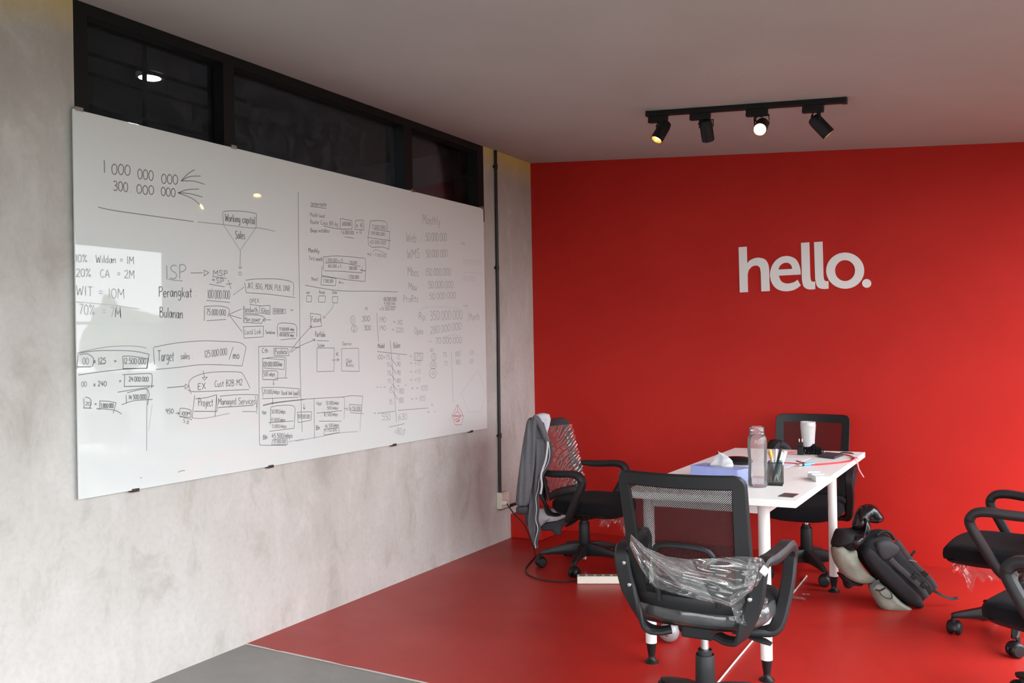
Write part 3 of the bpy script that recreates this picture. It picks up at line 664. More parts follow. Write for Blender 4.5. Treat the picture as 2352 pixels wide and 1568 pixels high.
T(4, 538, 1106, 576, 1109, 28, 'opt'); Bx(4, '540,1128 590,1130 590,1188 542,1190 540,1128'); T(4, 665, 1106, 726, 1109, 30, 'Reset'); Bx(4, '662,1130 730,1130 725,1195 660,1190 662,1130'); T(4, 795, 1106, 850, 1109, 30, 'Solar'); Bx(4, '800,1138 853,1135 850,1200 800,1198 800,1138')
Lp(4, '815,1200 790,1260 710,1350', 'm'); Bx(4, '712,1325 708,1352 735,1345', 'm')
T(4, 1312, 1180, 1440, 1183, 38, '68.000.000', 'd', .004); T(4, 1315, 1216, 1430, 1219, 24, '11.500.000'); Bx(4, '1325,1228 1440,1240'); T(4, 1270, 1273, 1425, 1272, 28, 'x 51.500.000'); T(4, 1125, 1280, 1150, 1280, 38, 'M')
# lower middle
Bx(5, '578,170 680,185 690,300 585,312 578,170'); T(5, 590, 258, 685, 256, 52, 'Future'); Bx(5, '370,560 470,430 590,300'); Bx(5, '565,302 592,298 582,325'); Lp(5, '380,565 470,500 625,435'); Bx(5, '600,430 628,433 612,455')
T(5, 625, 406, 728, 406, 52, 'Portfolio'); Bx(5, '640,445 765,447'); T(5, 652, 510, 720, 506, 34, 'Sistem'); Bx(5, '645,518 818,518 815,750 645,755 645,518'); Bx(5, '795,640 865,635'); Bx(5, '845,620 867,635 845,650'); T(5, 835, 590, 862, 590, 40, 'c', 'd', .006); T(5, 898, 492, 992, 490, 34, 'Operasi'); Bx(5, '890,525 1060,520 1068,752 890,748 890,525'); T(5, 935, 667, 995, 667, 42, 'Olah'); T(5, 935, 703, 1012, 707, 36, 'Bisnis')
Ci(5, 1003, 238, 20, 42); T(5, 995, 258, 1008, 258, 40, '1'); Ci(5, 1017, 325, 29, 36); T(5, 1004, 342, 1030, 342, 38, '2')
T(5, 1095, 250, 1175, 247, 52, '300'); T(5, 1115, 342, 1185, 340, 48, '300'); Lp(5, '1245,165 1250,330 1262,450'); T(5, 1270, 262, 1335, 260, 52, '190', 'm'); T(5, 1270, 344, 1335, 342, 50, '190', 'm'); T(5, 1405, 277, 1500, 287, 46, '= 110', 'm'); T(5, 1395, 357, 1510, 362, 46, '= 220', 'm')
T(5, 1660, 230, 1748, 240, 66, 'Rp.', 'm', .005); T(5, 1775, 242, 2100, 228, 90, '350.000.000', 'm', .005); Lp(5, '1670,150 1720,115 1900,105 2090,130', 'f'); Bx(5, '2108,98 2152,94', 'm'); Bx(5, '2145,65 2148,120', 'm'); T(5, 2150, 247, 2270, 234, 72, '/Month', 'm', .004)
T(5, 1620, 382, 1740, 378, 66, 'Opex :', 'm', .0048); T(5, 1780, 378, 2090, 332, 72, '280.000.000', 'm', .0048); T(5, 2124, 380, 2140, 380, 40, '.', 'm'); Bx(5, '1765,453 1790,450', 'm'); T(5, 1830, 477, 2095, 469, 62, '70.000.000', 'm', .0048); Lp(5, '1890,415 2000,388 2090,395', 'f')
T(5, 1252, 521, 1320, 517, 46, 'Modal'); Lp(5, '1375,440 1390,600 1440,1255'); T(5, 1410, 517, 1477, 517, 56, 'Bulan'); Lp(5, '1248,553 1350,565 1545,585'); T(5, 1250, 632, 1375, 632, 46, '100+75', 'm'); T(5, 1450, 632, 1475, 630, 42, '0', 'm'); T(5, 1572, 618, 1592, 618, 40, '='); Bx(5, '1620,568 1705,570 1700,645 1618,640 1620,568'); T(5, 1628, 632, 1692, 630, 48, '175', 'm')
for y, x in ((705, 1340), (790, 1345), (870, 1350)):
    T(5, x, y, x + 38, y, 40, '75', 'm'); T(5, 1447, y - 3, 1482, y - 3, 44, '90', 'm'); T(5, 1575, y - 14, 1682, y - 14, 42, '= +15', 'm')
T(5, 1363, 965, 1398, 965, 42, '75', 'm'); T(5, 1465, 972, 1517, 972, 50, '180', 'm'); T(5, 1585, 947, 1755, 942, 50, '= + 105', 'm'); T(5, 1366, 1080, 1398, 1080, 46, '75', 'm'); T(5, 1465, 1066, 1512, 1066, 52, '180', 'm'); T(5, 1585, 1052, 1730, 1042, 50, '= + 105', 'm')
for s_ in ('1385,620 1445,700', '1380,685 1440,780', '1375,775 1455,865', '1395,875 1450,945', '1405,955 1455,1035', '1240,910 1255,910', '1272,909 1288,909', '1312,908 1332,908', '1378,907 1400,906', '1450,897 1470,896', '1525,890 1540,889'): Bx(5, s_)
Bx(5, '1248,1172 1425,1150'); Bx(5, '1455,1142 1760,1118'); T(5, 1212, 1188, 1236, 1185, 36, '+'); T(5, 1785, 1112, 1808, 1110, 46, '+', 'm'); T(5, 1295, 1242, 1380, 1240, 66, '550', 'm', .0046); T(5, 1460, 1238, 1545, 1233, 62, '630', 'm', .0046); T(5, 1742, 1180, 1840, 1172, 42, '= -', 'm'); Bx(5, '1365,1310 1520,1275'); T(5, 1420, 1388, 1530, 1378, 66, '=80jt', 'm', .0046)
T(5, 1780, 552, 1812, 553, 36, 'bl'); Ci(5, 1815, 605, 24, 36); T(5, 1806, 622, 1824, 622, 36, '5', 'm'); Ci(5, 1808, 688, 32, 40); T(5, 1788, 704, 1828, 704, 34, '120', 'm'); Ci(5, 1805, 770, 36, 48); T(5, 1786, 786, 1826, 786, 32, '125', 'm')
T(5, 1905, 607, 1945, 607, 46, '75', 'm'); T(5, 1913, 692, 1952, 692, 42, '75', 'm'); Lp(5, '1990,550 1998,800 2008,1060', 'm'); T(5, 2025, 607, 2082, 602, 50, '180', 'm'); T(5, 2032, 682, 2082, 680, 46, '180', 'm'); T(5, 2170, 587, 2217, 584, 42, '105', 'm'); T(5, 2170, 672, 2212, 667, 40, '105', 'm')
Bx(5, '2050,1085 1995,1195 2025,1285 2090,1285 2110,1200 2050,1085', 'r'); Bx(5, '2010,1195 2050,1150 2085,1190 2060,1255 2035,1255 2010,1195', 'r'); Bx(5, '2050,1085 2050,1150', 'r'); Bx(5, '1995,1195 2105,1195', 'r'); Lp(5, '2020,1200 2080,1205 2030,1230 2075,1240 2040,1252', 'r')
Bx(5, '2255,735 2085,970 2160,1155 2280,1155 2340,985 2255,735', 'p')
Lp(5, '105,1090 210,1065 470,1035 640,1022 900,1008 980,995 1105,1000'); Lp(5, '1105,1000 1085,1170 1075,1350', 'm'); Bx(5, '615,1025 620,1420'); T(5, 640, 1090, 692, 1086, 36, 'Hpp'); T(5, 735, 1086, 865, 1083, 36, '50.000/mbps'); T(5, 745, 1133, 860, 1131, 32, '500/mbps'); Bx(5, '640,1170 895,1145'); T(5, 718, 1200, 855, 1197, 36, '13.500/mbps'); Bx(5, '715,1160 718,1205'); Lp(5, '900,1010 922,1040 915,1230', 'm'); Bx(5, '665,1250 890,1250'); Ci(5, 947, 1128, 9, 10); Bx(5, '915,1122 938,1126')
Bx(5, '968,1082 1095,1090 1090,1150 970,1145 968,1082'); Bx(5, '980,1165 1108,1175'); T(5, 975, 1140, 1080, 1142, 36, '4.750.000'); T(5, 635, 1340, 672, 1332, 46, 'Bln'); T(5, 725, 1316, 865, 1302, 36, '46.500/mbps'); Bx(5, '715,1330 865,1312 865,1365 715,1388 715,1330'); T(5, 722, 1362, 845, 1348, 34, '9.750.000'); Lp(5, '430,1450 700,1400 880,1365 1055,1355', 'm'); Bx(5, '360,1455 510,1428', 'm')
Bx(5, '512,1075 518,1130'); Bx(5, '505,1110 518,1132 530,1110'); Bx(5, '450,1160 590,1155 585,1240 455,1265 450,1160'); T(5, 455, 1222, 575, 1224, 40, '150.500.000')
INKM = {'d': (M_INK, 'grey marker handwriting'), 'm': (M_INKMID, 'lighter grey marker handwriting'), 'f': (M_INKFAINT, 'faint marker handwriting, partly paled for the window reflection'), 'r': (M_INKRED, 'small red marker emblem'), 'p': (M_INKPINK, 'pale pink marker outline')}
for key, strokes in INK.items():
    mb = MB()
    for L, Rr in strokes:
        n = len(L)
        mb.add(L + Rr, [(i, i + 1, n + i + 1, n + i) for i in range(n - 1)])
    o = mb.build('handwriting', INKM[key][0], board, smooth=False); o['label'] = INKM[key][1]; o['kind'] = 'stuff'

# ================================================================== LETTERING ON THE RED WALL
hl = thing('wall_lettering', 'large white lowercase lettering reading hello on the red wall', 'lettering', on_y(1850, 665, -.002))
def letter(outer, holes=(), yv=-0.006, scale=6.1895, ox=1660, oy=530):
    bm = bmesh.new(); loops = [outer] + list(holes); edges = []; lv = []
    for lp_ in loops:
        vv = [bm.verts.new(on_y(ox + x / scale, oy + y / scale, yv)) for x, y in lp_]
        lv.append(vv)
        for a, b in zip(vv, vv[1:] + vv[:1]): edges.append(bm.edges.new((a, b)))
    bmesh.ops.triangle_fill(bm, edges=edges, use_beauty=True, normal=(0, -1, 0))
    bm.verts.ensure_lookup_table(); bm.verts.index_update()
    mb = MB(); n = len(bm.verts)
    V = [v.co.copy() for v in bm.verts]; Fc = [tuple(v.index for v in f.verts) for f in bm.faces]
    side = [(a.index, b.index, b.index + n, a.index + n) for vv in lv for a, b in zip(vv, vv[1:] + vv[:1])]
    mb.add(V + [Vector((p.x, -0.0005, p.z)) for p in V], Fc + [tuple(i + n for i in reversed(f)) for f in Fc] + side)
    bm.free(); return mb
def sm(pts_, n=5):
    return [(p.x, p.y) for p in cr([(a, b, 0) for a, b in pts_], n)]
def ell(cx, cy, rx, ry, n=48):
    return [(cx + rx * math.cos(2 * math.pi * k / n), cy + ry * math.sin(2 * math.pi * k / n)) for k in range(n)]
L_h = [(225, 232), (340, 224)] + sm([(347, 468), (375, 428), (440, 392), (515, 381), (595, 402), (642, 465), (658, 545), (660, 600)]) + [(667, 855), (548, 860)] + sm([(541, 600), (525, 520), (475, 493), (415, 508), (368, 560), (352, 625)]) + [(357, 870), (242, 875)]
L_e = sm([(1108, 620), (1105, 560), (1085, 480), (1040, 405), (975, 368), (900, 357), (820, 375), (745, 430), (695, 510), (672, 600), (680, 690), (715, 770), (770, 825), (840, 852), (920, 857), (1000, 842), (1060, 812), (1108, 775)]) + sm([(1062, 695), (1010, 730), (925, 748), (860, 735), (820, 700), (795, 637)])
H_e = sm([(790, 550), (810, 500), (850, 465), (900, 452), (945, 462), (975, 495), (987, 540)])
L_l = [(1112, 170), (1230, 162)] + sm([(1243, 640), (1252, 700), (1280, 722), (1312, 720)]) + sm([(1314, 828), (1250, 833), (1190, 822), (1145, 780), (1125, 690)])
L_l2 = [(1297, 160), (1418, 152)] + sm([(1431, 630), (1440, 692), (1468, 714), (1503, 712)]) + sm([(1504, 820), (1440, 826), (1375, 815), (1335, 775), (1314, 685)])
for lp_, ho in ((L_h, ()), (L_e, (H_e,)), (L_l, ()), (L_l2, ()), (ell(1740, 565, 270, 257), (ell(1738, 564, 143, 149),)), (ell(2046, 746, 65, 62), ())):
    letter(lp_, ho).build('letter' if len(lp_) != 48 or ho else 'full_stop', M_VINYL, hl, smooth=False)

# ================================================================== TRACK LIGHT
YT = -1.30
def ceil_pt(px, py, drop=0.0):
    d = ray(px, py); t = (2.74 - drop - .083 * CAM.x - CAM.z) / (d.z + .083 * d.x); return CAM + d * t
ra, rb = ceil_pt(1480, 250), ceil_pt(1943, 228)
ra.y = rb.y = YT
ra.z = CZ(ra.x); rb.z = CZ(rb.x)
tl = thing('track_light', 'black ceiling track with four adjustable spotlights in front of the red wall', 'track light', (ra + rb) / 2)
ax = (rb - ra).normalized(); nrm = Vector((0.083, 0, 1)).normalized(); yv = Vector((0, 1, 0))
mb = MB(); mb.obox((ra + rb) / 2 - nrm * .0135, ax * ((rb - ra).length / 2), yv * .017, nrm * .013); mb.build('rail', M_BLACKFRAME, tl, smooth=False, bevel=.002)
for p in (ra, rb):
    mb = MB(); mb.obox(p - nrm * .0145, ax * .012, yv * .019, nrm * .0145); mb.build('end_cap', M_PLASTIC2, tl, smooth=False, bevel=.002)
M_LAMPLIT = mat('warm_lamp_face', (1, .9, .7), emit=(1.0, 0.76, 0.36), estr=24)
M_HALO = mat('gold_halo_ring', (.95, .72, .30), .35, metal=1.0)  # gold ring added in each barrel to imitate the lamps' warm halo
M_LAMPOFF = mat('unlit_lamp_face', (.35, .34, .32), .2)
def spot(pxa, pxb, pya, top, tip, dy, lit, r=.033, ln=.105, yoke=0.0):
    # adapter under the rail
    a = on_y(pxa, pya, YT); b = on_y(pxb, pya, YT)
    ca = (a + b) / 2; half = abs(b.x - a.x) / 2
    zc = CZ(ca.x) - .027
    mb = MB(); mb.obox((ca.x, YT, zc - .018), ax * half, yv * .016, nrm * .018)
    s_ = mb.build('spotlight', M_BLACKFRAME, tl, smooth=False, bevel=.003)
    p0 = on_y(*top, YT + dy); p1 = on_y(*tip, YT + dy + yoke)
    d = (p1 - p0).normalized(); c = (p0 + p1) / 2
    q0 = c - d * ln / 2; q1 = c + d * ln / 2
    mb = MB(); mb.lathe([(r * .55, -.012), (r * .86, -.006), (r * .95, .006), (r, .02), (r, ln), (r * .90, ln)], q0, d, 26, cap=False)
    mb.build('barrel', M_BLACKFRAME, s_)
    mb = MB(); mb.lathe([(r * .90, ln), (r * .82, ln - .006), (r * .66, ln - .020)], q0, d, 26, cap=False); mb.build('halo_ring', M_HALO, s_)
    mb = MB(); mb.lathe([(r * .66, ln - .020), (r * .45, ln - .016), (0, ln - .014)], q0, d, 26, cap=False)
    f = mb.build('lens', M_LAMPLIT if lit else M_LAMPOFF, s_)
    # yoke: two side straps and a top bar
    hang = Vector((ca.x + half * .45, YT, zc - .036))
    sd = d.cross(Vector((0, 0, 1)))
    if sd.length < .2: sd = Vector((1, 0, 0))
    sd.normalize(); sd.z = 0
    mb = MB(); pv = c - d * .02
    tp = Vector((pv.x, pv.y, hang.z - .004))
    mb.strap([pv + sd * (r + .003), tp + sd * (r + .003), tp - sd * (r + .003), pv - sd * (r + .003)], d.cross(sd), .012, .004)
    mb.tube([hang + Vector((0, 0, .006)), Vector((tp.x, tp.y, hang.z - .006))], .008, 8)
    mb.build('yoke', M_BLACKFRAME, s_, smooth=False)
    mb = MB(); mb.tube(cr([hang + Vector((-.02, 0, .004)), hang + Vector((-.03, -.01, -.025)), q0 - d * .012 + Vector((0, 0, .012)), q0 + d * .004], 6), .0035, 6); mb.build('cable', M_CORD, s_)
    return q1, d
random.seed(5)
l1, d1 = spot(1490, 1533, 262, (1530, 283), (1507, 323), -.01, True, yoke=-.045)
spot(1585, 1631, 258, (1621, 283), (1626, 318), 0.0, False, yoke=.05)
l3, d3 = spot(1714, 1763, 252, (1752, 283), (1745, 298), 0.02, True, yoke=-.10)
spot(1843, 1892, 247, (1872, 276), (1901, 306), 0.0, False, yoke=.02)

# ================================================================== CONDUIT, SOCKET, POWER STRIP
cq = thing('conduit_pipe', 'thin black conduit pipe running down the concrete wall beside the glass board', 'pipe', on_x(1148, 1130, .014))
top = on_x(1138, 340, .014); top.z = 2.735; bot = on_x(1148.5, 1132, .014)
mb = MB(); mb.tube([top, (top + bot) / 2 + Vector((0, .006, 0)), bot], .0105, 12); mb.build('pipe', M_CONDUIT, cq)
for py in (383, 615, 1000):
    p = on_x(1139 + (py - 383) * .0145, py, .014); mb = MB(); mb.tube([p + Vector((0, 0, .018)), p - Vector((0, 0, .018))], .0130, 12)
    mb.box((0.001, p.y - .022, p.z - .008), (.008, p.y + .022, p.z + .008)); mb.build('coupling', M_CONDUIT, cq)
lo = on_x(1150, 1168, .016); hi_ = on_x(1186, 1156, .016)
mb = MB(); mb.tube([lo, hi_], .011, 12); mb.build('pipe', M_CONDUIT, cq)
sb_ = thing('wall_socket', 'cream surface mounted socket box at the foot of the black conduit', 'socket', on_x(1149, 1163, .02))
a = on_x(1140, 1131, .0); b = on_x(1159, 1164, .0)
mb = MB(); mb.box((.001, a.y, b.z + .005), (.042, b.y, a.z)); mb.build('box', M_CREAM, sb_, smooth=False, bevel=.004)
mb = MB(); mb.box((.040, a.y + .008, b.z + .02), (.045, b.y - .008, a.z - .015)); mb.build('faceplate', M_IVORY, sb_, smooth=False, bevel=.002)
ps_l, ps_r = on_z(1326, 1341), on_z(1427, 1341)
ps = thing('power_strip', 'white power strip with black cord lying on the red floor by the jacket chair', 'power strip', (ps_l + ps_r) / 2)
dx = (ps_r - ps_l).normalized(); dyv = Vector((-dx.y, dx.x, 0)); Lh = (ps_r - ps_l).length / 2; cc = (ps_l + ps_r) / 2 + dyv * .028
mb = MB(); mb.obox(cc + Vector((0, 0, .0215)), dx * Lh, dyv * .027, (0, 0, .0205)); mb.build('body', M_IVORY, ps, smooth=False, bevel=.004)
for k in range(5):
    c = cc + dx * ((k - 2) * Lh * .38) + Vector((0, 0, .0415))
    mb = MB(); mb.lathe([(.0185, 0), (.0185, .002), (.0165, .002), (.0160, .0005), (0, .0005)], c, seg=20, cap=False)
    s_ = mb.build('outlet', M_DARKHOLE, ps)
    mb = MB()
    for e_ in (-.0095, .0095): mb.lathe([(.0025, .0006), (.0025, .0012), (0, .0012)], c + dx * e_, seg=8, cap=False)
    mb.build('pin_hole', M_CORD, s_)
pts = [cc - dx * Lh + Vector((0, 0, .02))] + [on_z(x, y, .006) for x, y in ((1312, 1333), (1290, 1336), (1250, 1332), (1218, 1322), (1207, 1309), (1214, 1295), (1226, 1281))]
a = on_z(1228, 1268, .02); b = on_x(1163, 1155, .075)
pts += [a, a.lerp(b, .45) + Vector((0.03, 0, .02)), a.lerp(b, .8) + Vector((0.02, 0, -.01)), b]
mb = MB(); mb.tube(cr(pts, 6), .0042, 7); mb.build('cord', M_CORD, ps)
mb = MB(); mb.lathe([(.017, 0), (.019, .004), (.017, .028), (.007, .036)], (.045, b.y, b.z), (1, 0, 0), 16); mb.build('plug', M_WHITEPLASTIC, ps)

# ================================================================== DESK
TZ = 0.75
FR, BR, BL = on_z(1828, 1150, TZ), on_z(1987, 1038, TZ), on_z(1688, 1028, TZ)
FLc = FR + BL - BR
dk = thing('desk', 'long white office desk with round white legs on black adjustable feet', 'desk', ((FR + BL) / 2).to_2d().to_3d())
mb = MB(); tv = Vector((0, 0, -.028))
mb.add([FLc, FR, BR, BL, FLc + tv, FR + tv, BR + tv, BL + tv], [(0, 1, 2, 3), (7, 6, 5, 4), (0, 4, 5, 1), (1, 5, 6, 2), (2, 6, 7, 3), (3, 7, 4, 0)])
mb.build('tabletop', M_WHITE, dk, smooth=False, bevel=.0015)
feet = [on_z(1497, 1520), on_z(1762, 1562), on_z(1916, 1358)]
feet.append(feet[0] + feet[2] - feet[1])
for f in feet:
    mb = MB(); mb.lathe([(.0235, .085), (.0235, TZ - .028)], f, seg=24); lg = mb.build('leg', M_WHITEMETAL, dk)
    mb = MB(); mb.lathe([(.030, 0.0), (.030, .004), (.020, .012), (.014, .020), (.0145, .032), (.019, .060), (.0215, .084), (.020, .086)], f, seg=24); mb.build('foot', M_PLASTIC2, lg)
def beam(a, b, w, z0, z1, name='frame_rail'):
    a, b = a.copy(), b.copy(); d = (b - a).normalized(); a += d * .022; b -= d * .022
    n_ = Vector((-d.y, d.x, 0)) * w / 2
    mb = MB(); mb.add([p + s * n_ + Vector((0, 0, z)) for z in (z0, z1) for p in (a, b) for s in (-1, 1)], [(0, 1, 3, 2), (4, 6, 7, 5), (0, 4, 5, 1), (2, 3, 7, 6), (0, 2, 6, 4), (1, 5, 7, 3)])
    return mb.build(name, M_WHITEMETAL, dk, smooth=False, bevel=.002)
for i, j in ((0, 1), (3, 2), (1, 2), (0, 3)): beam(feet[i], feet[j], .03, TZ - .078, TZ - .0285)
pb = on_y(1606, 1176, -2.10)
mb = MB(); mb.obox((pb.x, -2.10, TZ - .073), (.035, 0, 0), (0, .05, 0), (0, 0, .022)); bo = mb.build('power_box', M_WHITEMETAL, dk, smooth=False, bevel=.003)
mb = MB(); mb.obox((pb.x - .012, -2.152, TZ - .073), (.014, 0, 0), (0, .003, 0), (0, 0, .014)); mb.build('outlet', M_DARKHOLE, bo, smooth=False)
mb = MB(); mb.obox((pb.x, -2.10, TZ - .04), (.03, 0, 0), (0, .045, 0), (0, 0, .0115)); mb.build('bracket', M_WHITEMETAL, bo, smooth=False)
M_COVER = mat('dark_grommet_cover', (.06, .06, .058), .35)
for q in (((1787, 1140), (1802, 1132.5), (1835, 1135), (1821, 1142.5)), ((1929, 1040), (1937, 1038), (1956, 1039.5), (1962, 1043))):
    P = [on_z(x, y, TZ) for x, y in q]
    mb = MB(); mb.add(P + [p + Vector((0, 0, .0025)) for p in P], [(3, 2, 1, 0), (4, 5, 6, 7), (0, 1, 5, 4), (1, 2, 6, 5), (2, 3, 7, 6), (3, 0, 4, 7)]); mb.build('cable_cover', M_COVER, dk, smooth=False)

# ================================================================== THINGS ON THE DESK
def glassy(name, tint, haze, rough, blotch=.4):
    mt = bpy.data.materials.new(name); mt.use_nodes = True; nt = mt.node_tree; nt.nodes.clear(); h = NT(mt)
    out = h.n('ShaderNodeOutputMaterial'); tr = h.n('ShaderNodeBsdfTransparent'); tr.inputs[0].default_value = (*tint, 1)
    df = h.n('ShaderNodeBsdfDiffuse'); df.inputs[0].default_value = (.93, .92, .92, 1)
    tl_ = h.n('ShaderNodeBsdfTranslucent'); tl_.inputs[0].default_value = (.93, .92, .92, 1)
    gl = h.n('ShaderNodeBsdfGlossy'); gl.inputs['Roughness'].default_value = rough
    dm = h.n('ShaderNodeMixShader'); dm.inputs[0].default_value = .5; h.l(df.outputs[0], dm.inputs[1]); h.l(tl_.outputs[0], dm.inputs[2])
    tc = h.n('ShaderNodeTexCoord'); nz = h.noise(tc.outputs['Object'], 30, 5, .6, .6)
    a_ = h.n('ShaderNodeMixShader'); h.l(h.ramp(nz, .35, .75, haze * (1 - blotch), min(1, haze * (1 + blotch))), a_.inputs[0]); h.l(tr.outputs[0], a_.inputs[1]); h.l(dm.outputs[0], a_.inputs[2])
    fr_ = h.n('ShaderNodeFresnel'); fr_.inputs[0].default_value = 1.45
    b_ = h.n('ShaderNodeMixShader'); h.l(fr_.outputs[0], b_.inputs[0]); h.l(a_.outputs[0], b_.inputs[1]); h.l(gl.outputs[0], b_.inputs[2]); h.l(b_.outputs[0], out.inputs[0])
    return mt
M_BOTTLE = glassy('misted_clear_plastic', (.96, .94, .94), .20, .08, .35)
M_FROST = glassy('frosted_white_plastic', (.8, .8, .82), .90, .3, .06)
M_WATER = glassy('water', (.93, .93, .95), .03, .02)
c = on_z(1741, 1117, TZ)
H = (at_depth(1736, 979, c).z - TZ)
r = .040
bt_ = thing('water_bottle', 'tall clear plastic bottle without cap standing on the desk behind the tissue box end', 'bottle', c)
bt_['label'] = 'tall clear plastic water bottle without a cap beside the pen cup'
mb = MB(); k = H
outer = [(.0, .0), (r * .86, .0), (r * .96, .006), (r, .02), (r, .10 * k), (r * .985, .25 * k), (r * .93, .36 * k), (r * .97, .5 * k), (r * 1.0, .62 * k), (r * 1.0, .78 * k), (r * .94, .83 * k), (r * .80, .855 * k), (r * .76, .865 * k), (r * .80, .872 * k), (r * .80, .882 * k), (r * .75, .888 * k), (r * .75, .925 * k), (r * .79, .932 * k), (r * .79, .94 * k), (r * .75, .947 * k), (r * .75, k)]
mb.lathe(outer, c, seg=36, cap=False); mb.build('body', M_BOTTLE, bt_, auto=60)
mb = MB(); mb.lathe([(0, .004), (r * .85, .004), (r * .93, .02), (r * .93, .04), (0, .04)], c, seg=30, cap=False); mb.build('water', M_WATER, bt_)
c = on_z(1857, 1033, TZ); H = at_depth(1857, 968, c).z - TZ
tb = thing('frosted_tumbler', 'frosted white tumbler standing at the far end of the desk', 'tumbler', c)
mb = MB(); mb.lathe([(0, 0), (.030, 0), (.032, .004), (.037, H * .5), (.042, H * .86), (.0425, H * .88), (.041, H * .9), (.041, H), (.0385, H), (.038, H * .9), (.030, .006), (0, .006)], c, seg=32, cap=False); mb.build('cup', M_FROST, tb, auto=60)
# pen cup
pc = on_z(1782, 1113, TZ); PH = .098
cup = thing('pen_cup', 'square black metal mesh pen cup beside the water bottle', 'pen cup', pc)
def cup_mesh_material():
    mt = bpy.data.materials.new('black_wire_mesh'); mt.use_nodes = True; nt = mt.node_tree; h = NT(mt); b = nt.nodes['Principled BSDF']; out = nt.nodes['Material Output']
    b.inputs['Base Color'].default_value = (.035, .035, .035, 1); b.inputs['Roughness'].default_value = .4
    tc = h.n('ShaderNodeTexCoord'); sp = h.n('ShaderNodeSeparateXYZ'); h.l(tc.outputs['Object'], sp.inputs[0])
    kk = 2 * math.pi / .0028
    s1 = h.math('COSINE', h.math('MULTIPLY', h.math('ADD', sp.outputs['X'], h.math('ADD', sp.outputs['Y'], sp.outputs['Z'])), kk)); s2 = h.math('COSINE', h.math('MULTIPLY', h.math('SUBTRACT', h.math('ADD', sp.outputs['X'], sp.outputs['Y']), sp.outputs['Z']), kk))
    ho = h.math('GREATER_THAN', h.math('ADD', s1, s2), .15); tr = h.n('ShaderNodeBsdfTransparent'); mx = h.n('ShaderNodeMixShader'); h.l(ho, mx.inputs[0]); h.l(b.outputs[0], mx.inputs[1]); h.l(tr.outputs[0], mx.inputs[2]); h.l(mx.outputs[0], out.inputs[0])
    return mt
M_WIRE = cup_mesh_material()
ca_, sa_ = math.cos(R(8)), math.sin(R(8)); e1 = Vector((ca_, sa_, 0)); e2 = Vector((-sa_, ca_, 0)); hw = .029
cor = [pc + e1 * i * hw + e2 * j * hw for i, j in ((-1, -1), (1, -1), (1, 1), (-1, 1))]
for i in range(4):
    a, b = cor[i], cor[(i + 1) % 4]
    mb = MB(); mb.add([a + Vector((0, 0, .003)), b + Vector((0, 0, .003)), b + Vector((0, 0, PH)), a + Vector((0, 0, PH))], [(0, 1, 2, 3)]); mb.build('side', M_WIRE, cup, smooth=False)
mb = MB(); mb.tube(cor[:1] * 0 + [p + Vector((0, 0, PH)) for p in cor + cor[:1]], .0018, 6); mb.build('rim', M_PLASTIC2, cup)
mb = MB(); mb.obox(pc + Vector((0, 0, .003)), e1 * hw, e2 * hw, (0, 0, .003)); mb.build('base', M_PLASTIC2, cup, smooth=False)
for p in cor:
    mb = MB(); mb.tube([p, p + Vector((0, 0, PH))], .0016, 6); mb.build('edge', M_PLASTIC2, cup)
def pen(col, lean, off, ln, cap_col, label, thick=.0048):
    base = pc + e1 * off[0] + e2 * off[1] + Vector((0, 0, .012)); d = (Vector((lean[0], lean[1], 1))).normalized()
    t = thing('pen', label, 'pen', base, group='pens in the mesh cup')
    mb = MB(); mb.tube([base, base + d * ln * .12, base + d * ln * .72], [.0012, thick, thick], 10); mb.build('barrel', col, t)
    mb = MB(); mb.tube([base + d * ln * .72, base + d * ln * .98, base + d * ln], [thick * 1.15, thick * 1.15, thick * .8], 10); mb.build('cap', cap_col, t)
P_W, P_K, P_T, P_Y, P_R, P_G = M_WHITEPLASTIC, M_PLASTIC2, mat('teal_plastic', (.02, .22, .20), .3), mat('yellow_plastic', (.75, .65, .08), .4), mat('coral_plastic', (.75, .20, .16), .4), mat('silver_plastic', (.55, .55, .55), .3, metal=.6)
pen(P_K, (.28, -.02), (-.014, -.012), .150, P_K, 'black pen leaning right in the mesh cup')
pen(P_W, (-.22, .05), (.006, .006), .140, P_Y, 'white pen with yellow end in the mesh cup')
pen(P_W, (.02, .22), (-.004, -.004), .142, P_W, 'all white pen standing in the mesh cup')
pen(P_T, (.24, .16), (-.008, .0), .135, P_W, 'teal pen with white cap in the mesh cup', .0055)
pen(P_G, (-.34, .14), (.012, -.002), .135, P_R, 'silver pen with coral end leaning left in the mesh cup')
pen(P_W, (.30, .10), (.0, .014), .138, P_W, 'white marker leaning right in the mesh cup', .0075)
# tissue box
M_TISSUEBOX = mat('lavender_blue_card', (.36, .42, .80), .5, var=.18, vscale=9)
M_TISSUE = mat('white_tissue', (.86, .86, .86), .9)
a, b = on_z(1586, 1097, TZ + .0005), on_z(1708, 1112, TZ + .0005)
d = (b - a).normalized(); n_ = Vector((-d.y, d.x, 0)); ln = min((b - a).length, .25); hb_ = .058
tx = thing('tissue_box', 'lavender blue tissue box with a white tissue pulled up on the desk', 'tissue box', (a + d * ln / 2 + n_ * .058))
cc = a + d * ln / 2 + n_ * .058
mb = MB(); mb.obox(cc + Vector((0, 0, hb_ / 2)), d * ln / 2, n_ * .058, (0, 0, hb_ / 2)); mb.build('carton', M_TISSUEBOX, tx, smooth=False, bevel=.003)
mb = MB(); mb.add([cc + d * (.07 * math.cos(k * math.pi / 10)) + n_ * (.024 * math.sin(k * math.pi / 10)) + Vector((0, 0, hb_ + .0006)) for k in range(20)], [tuple(range(20))]); mb.build('slot_film', M_FILM, tx, smooth=False)
tc_ = cc
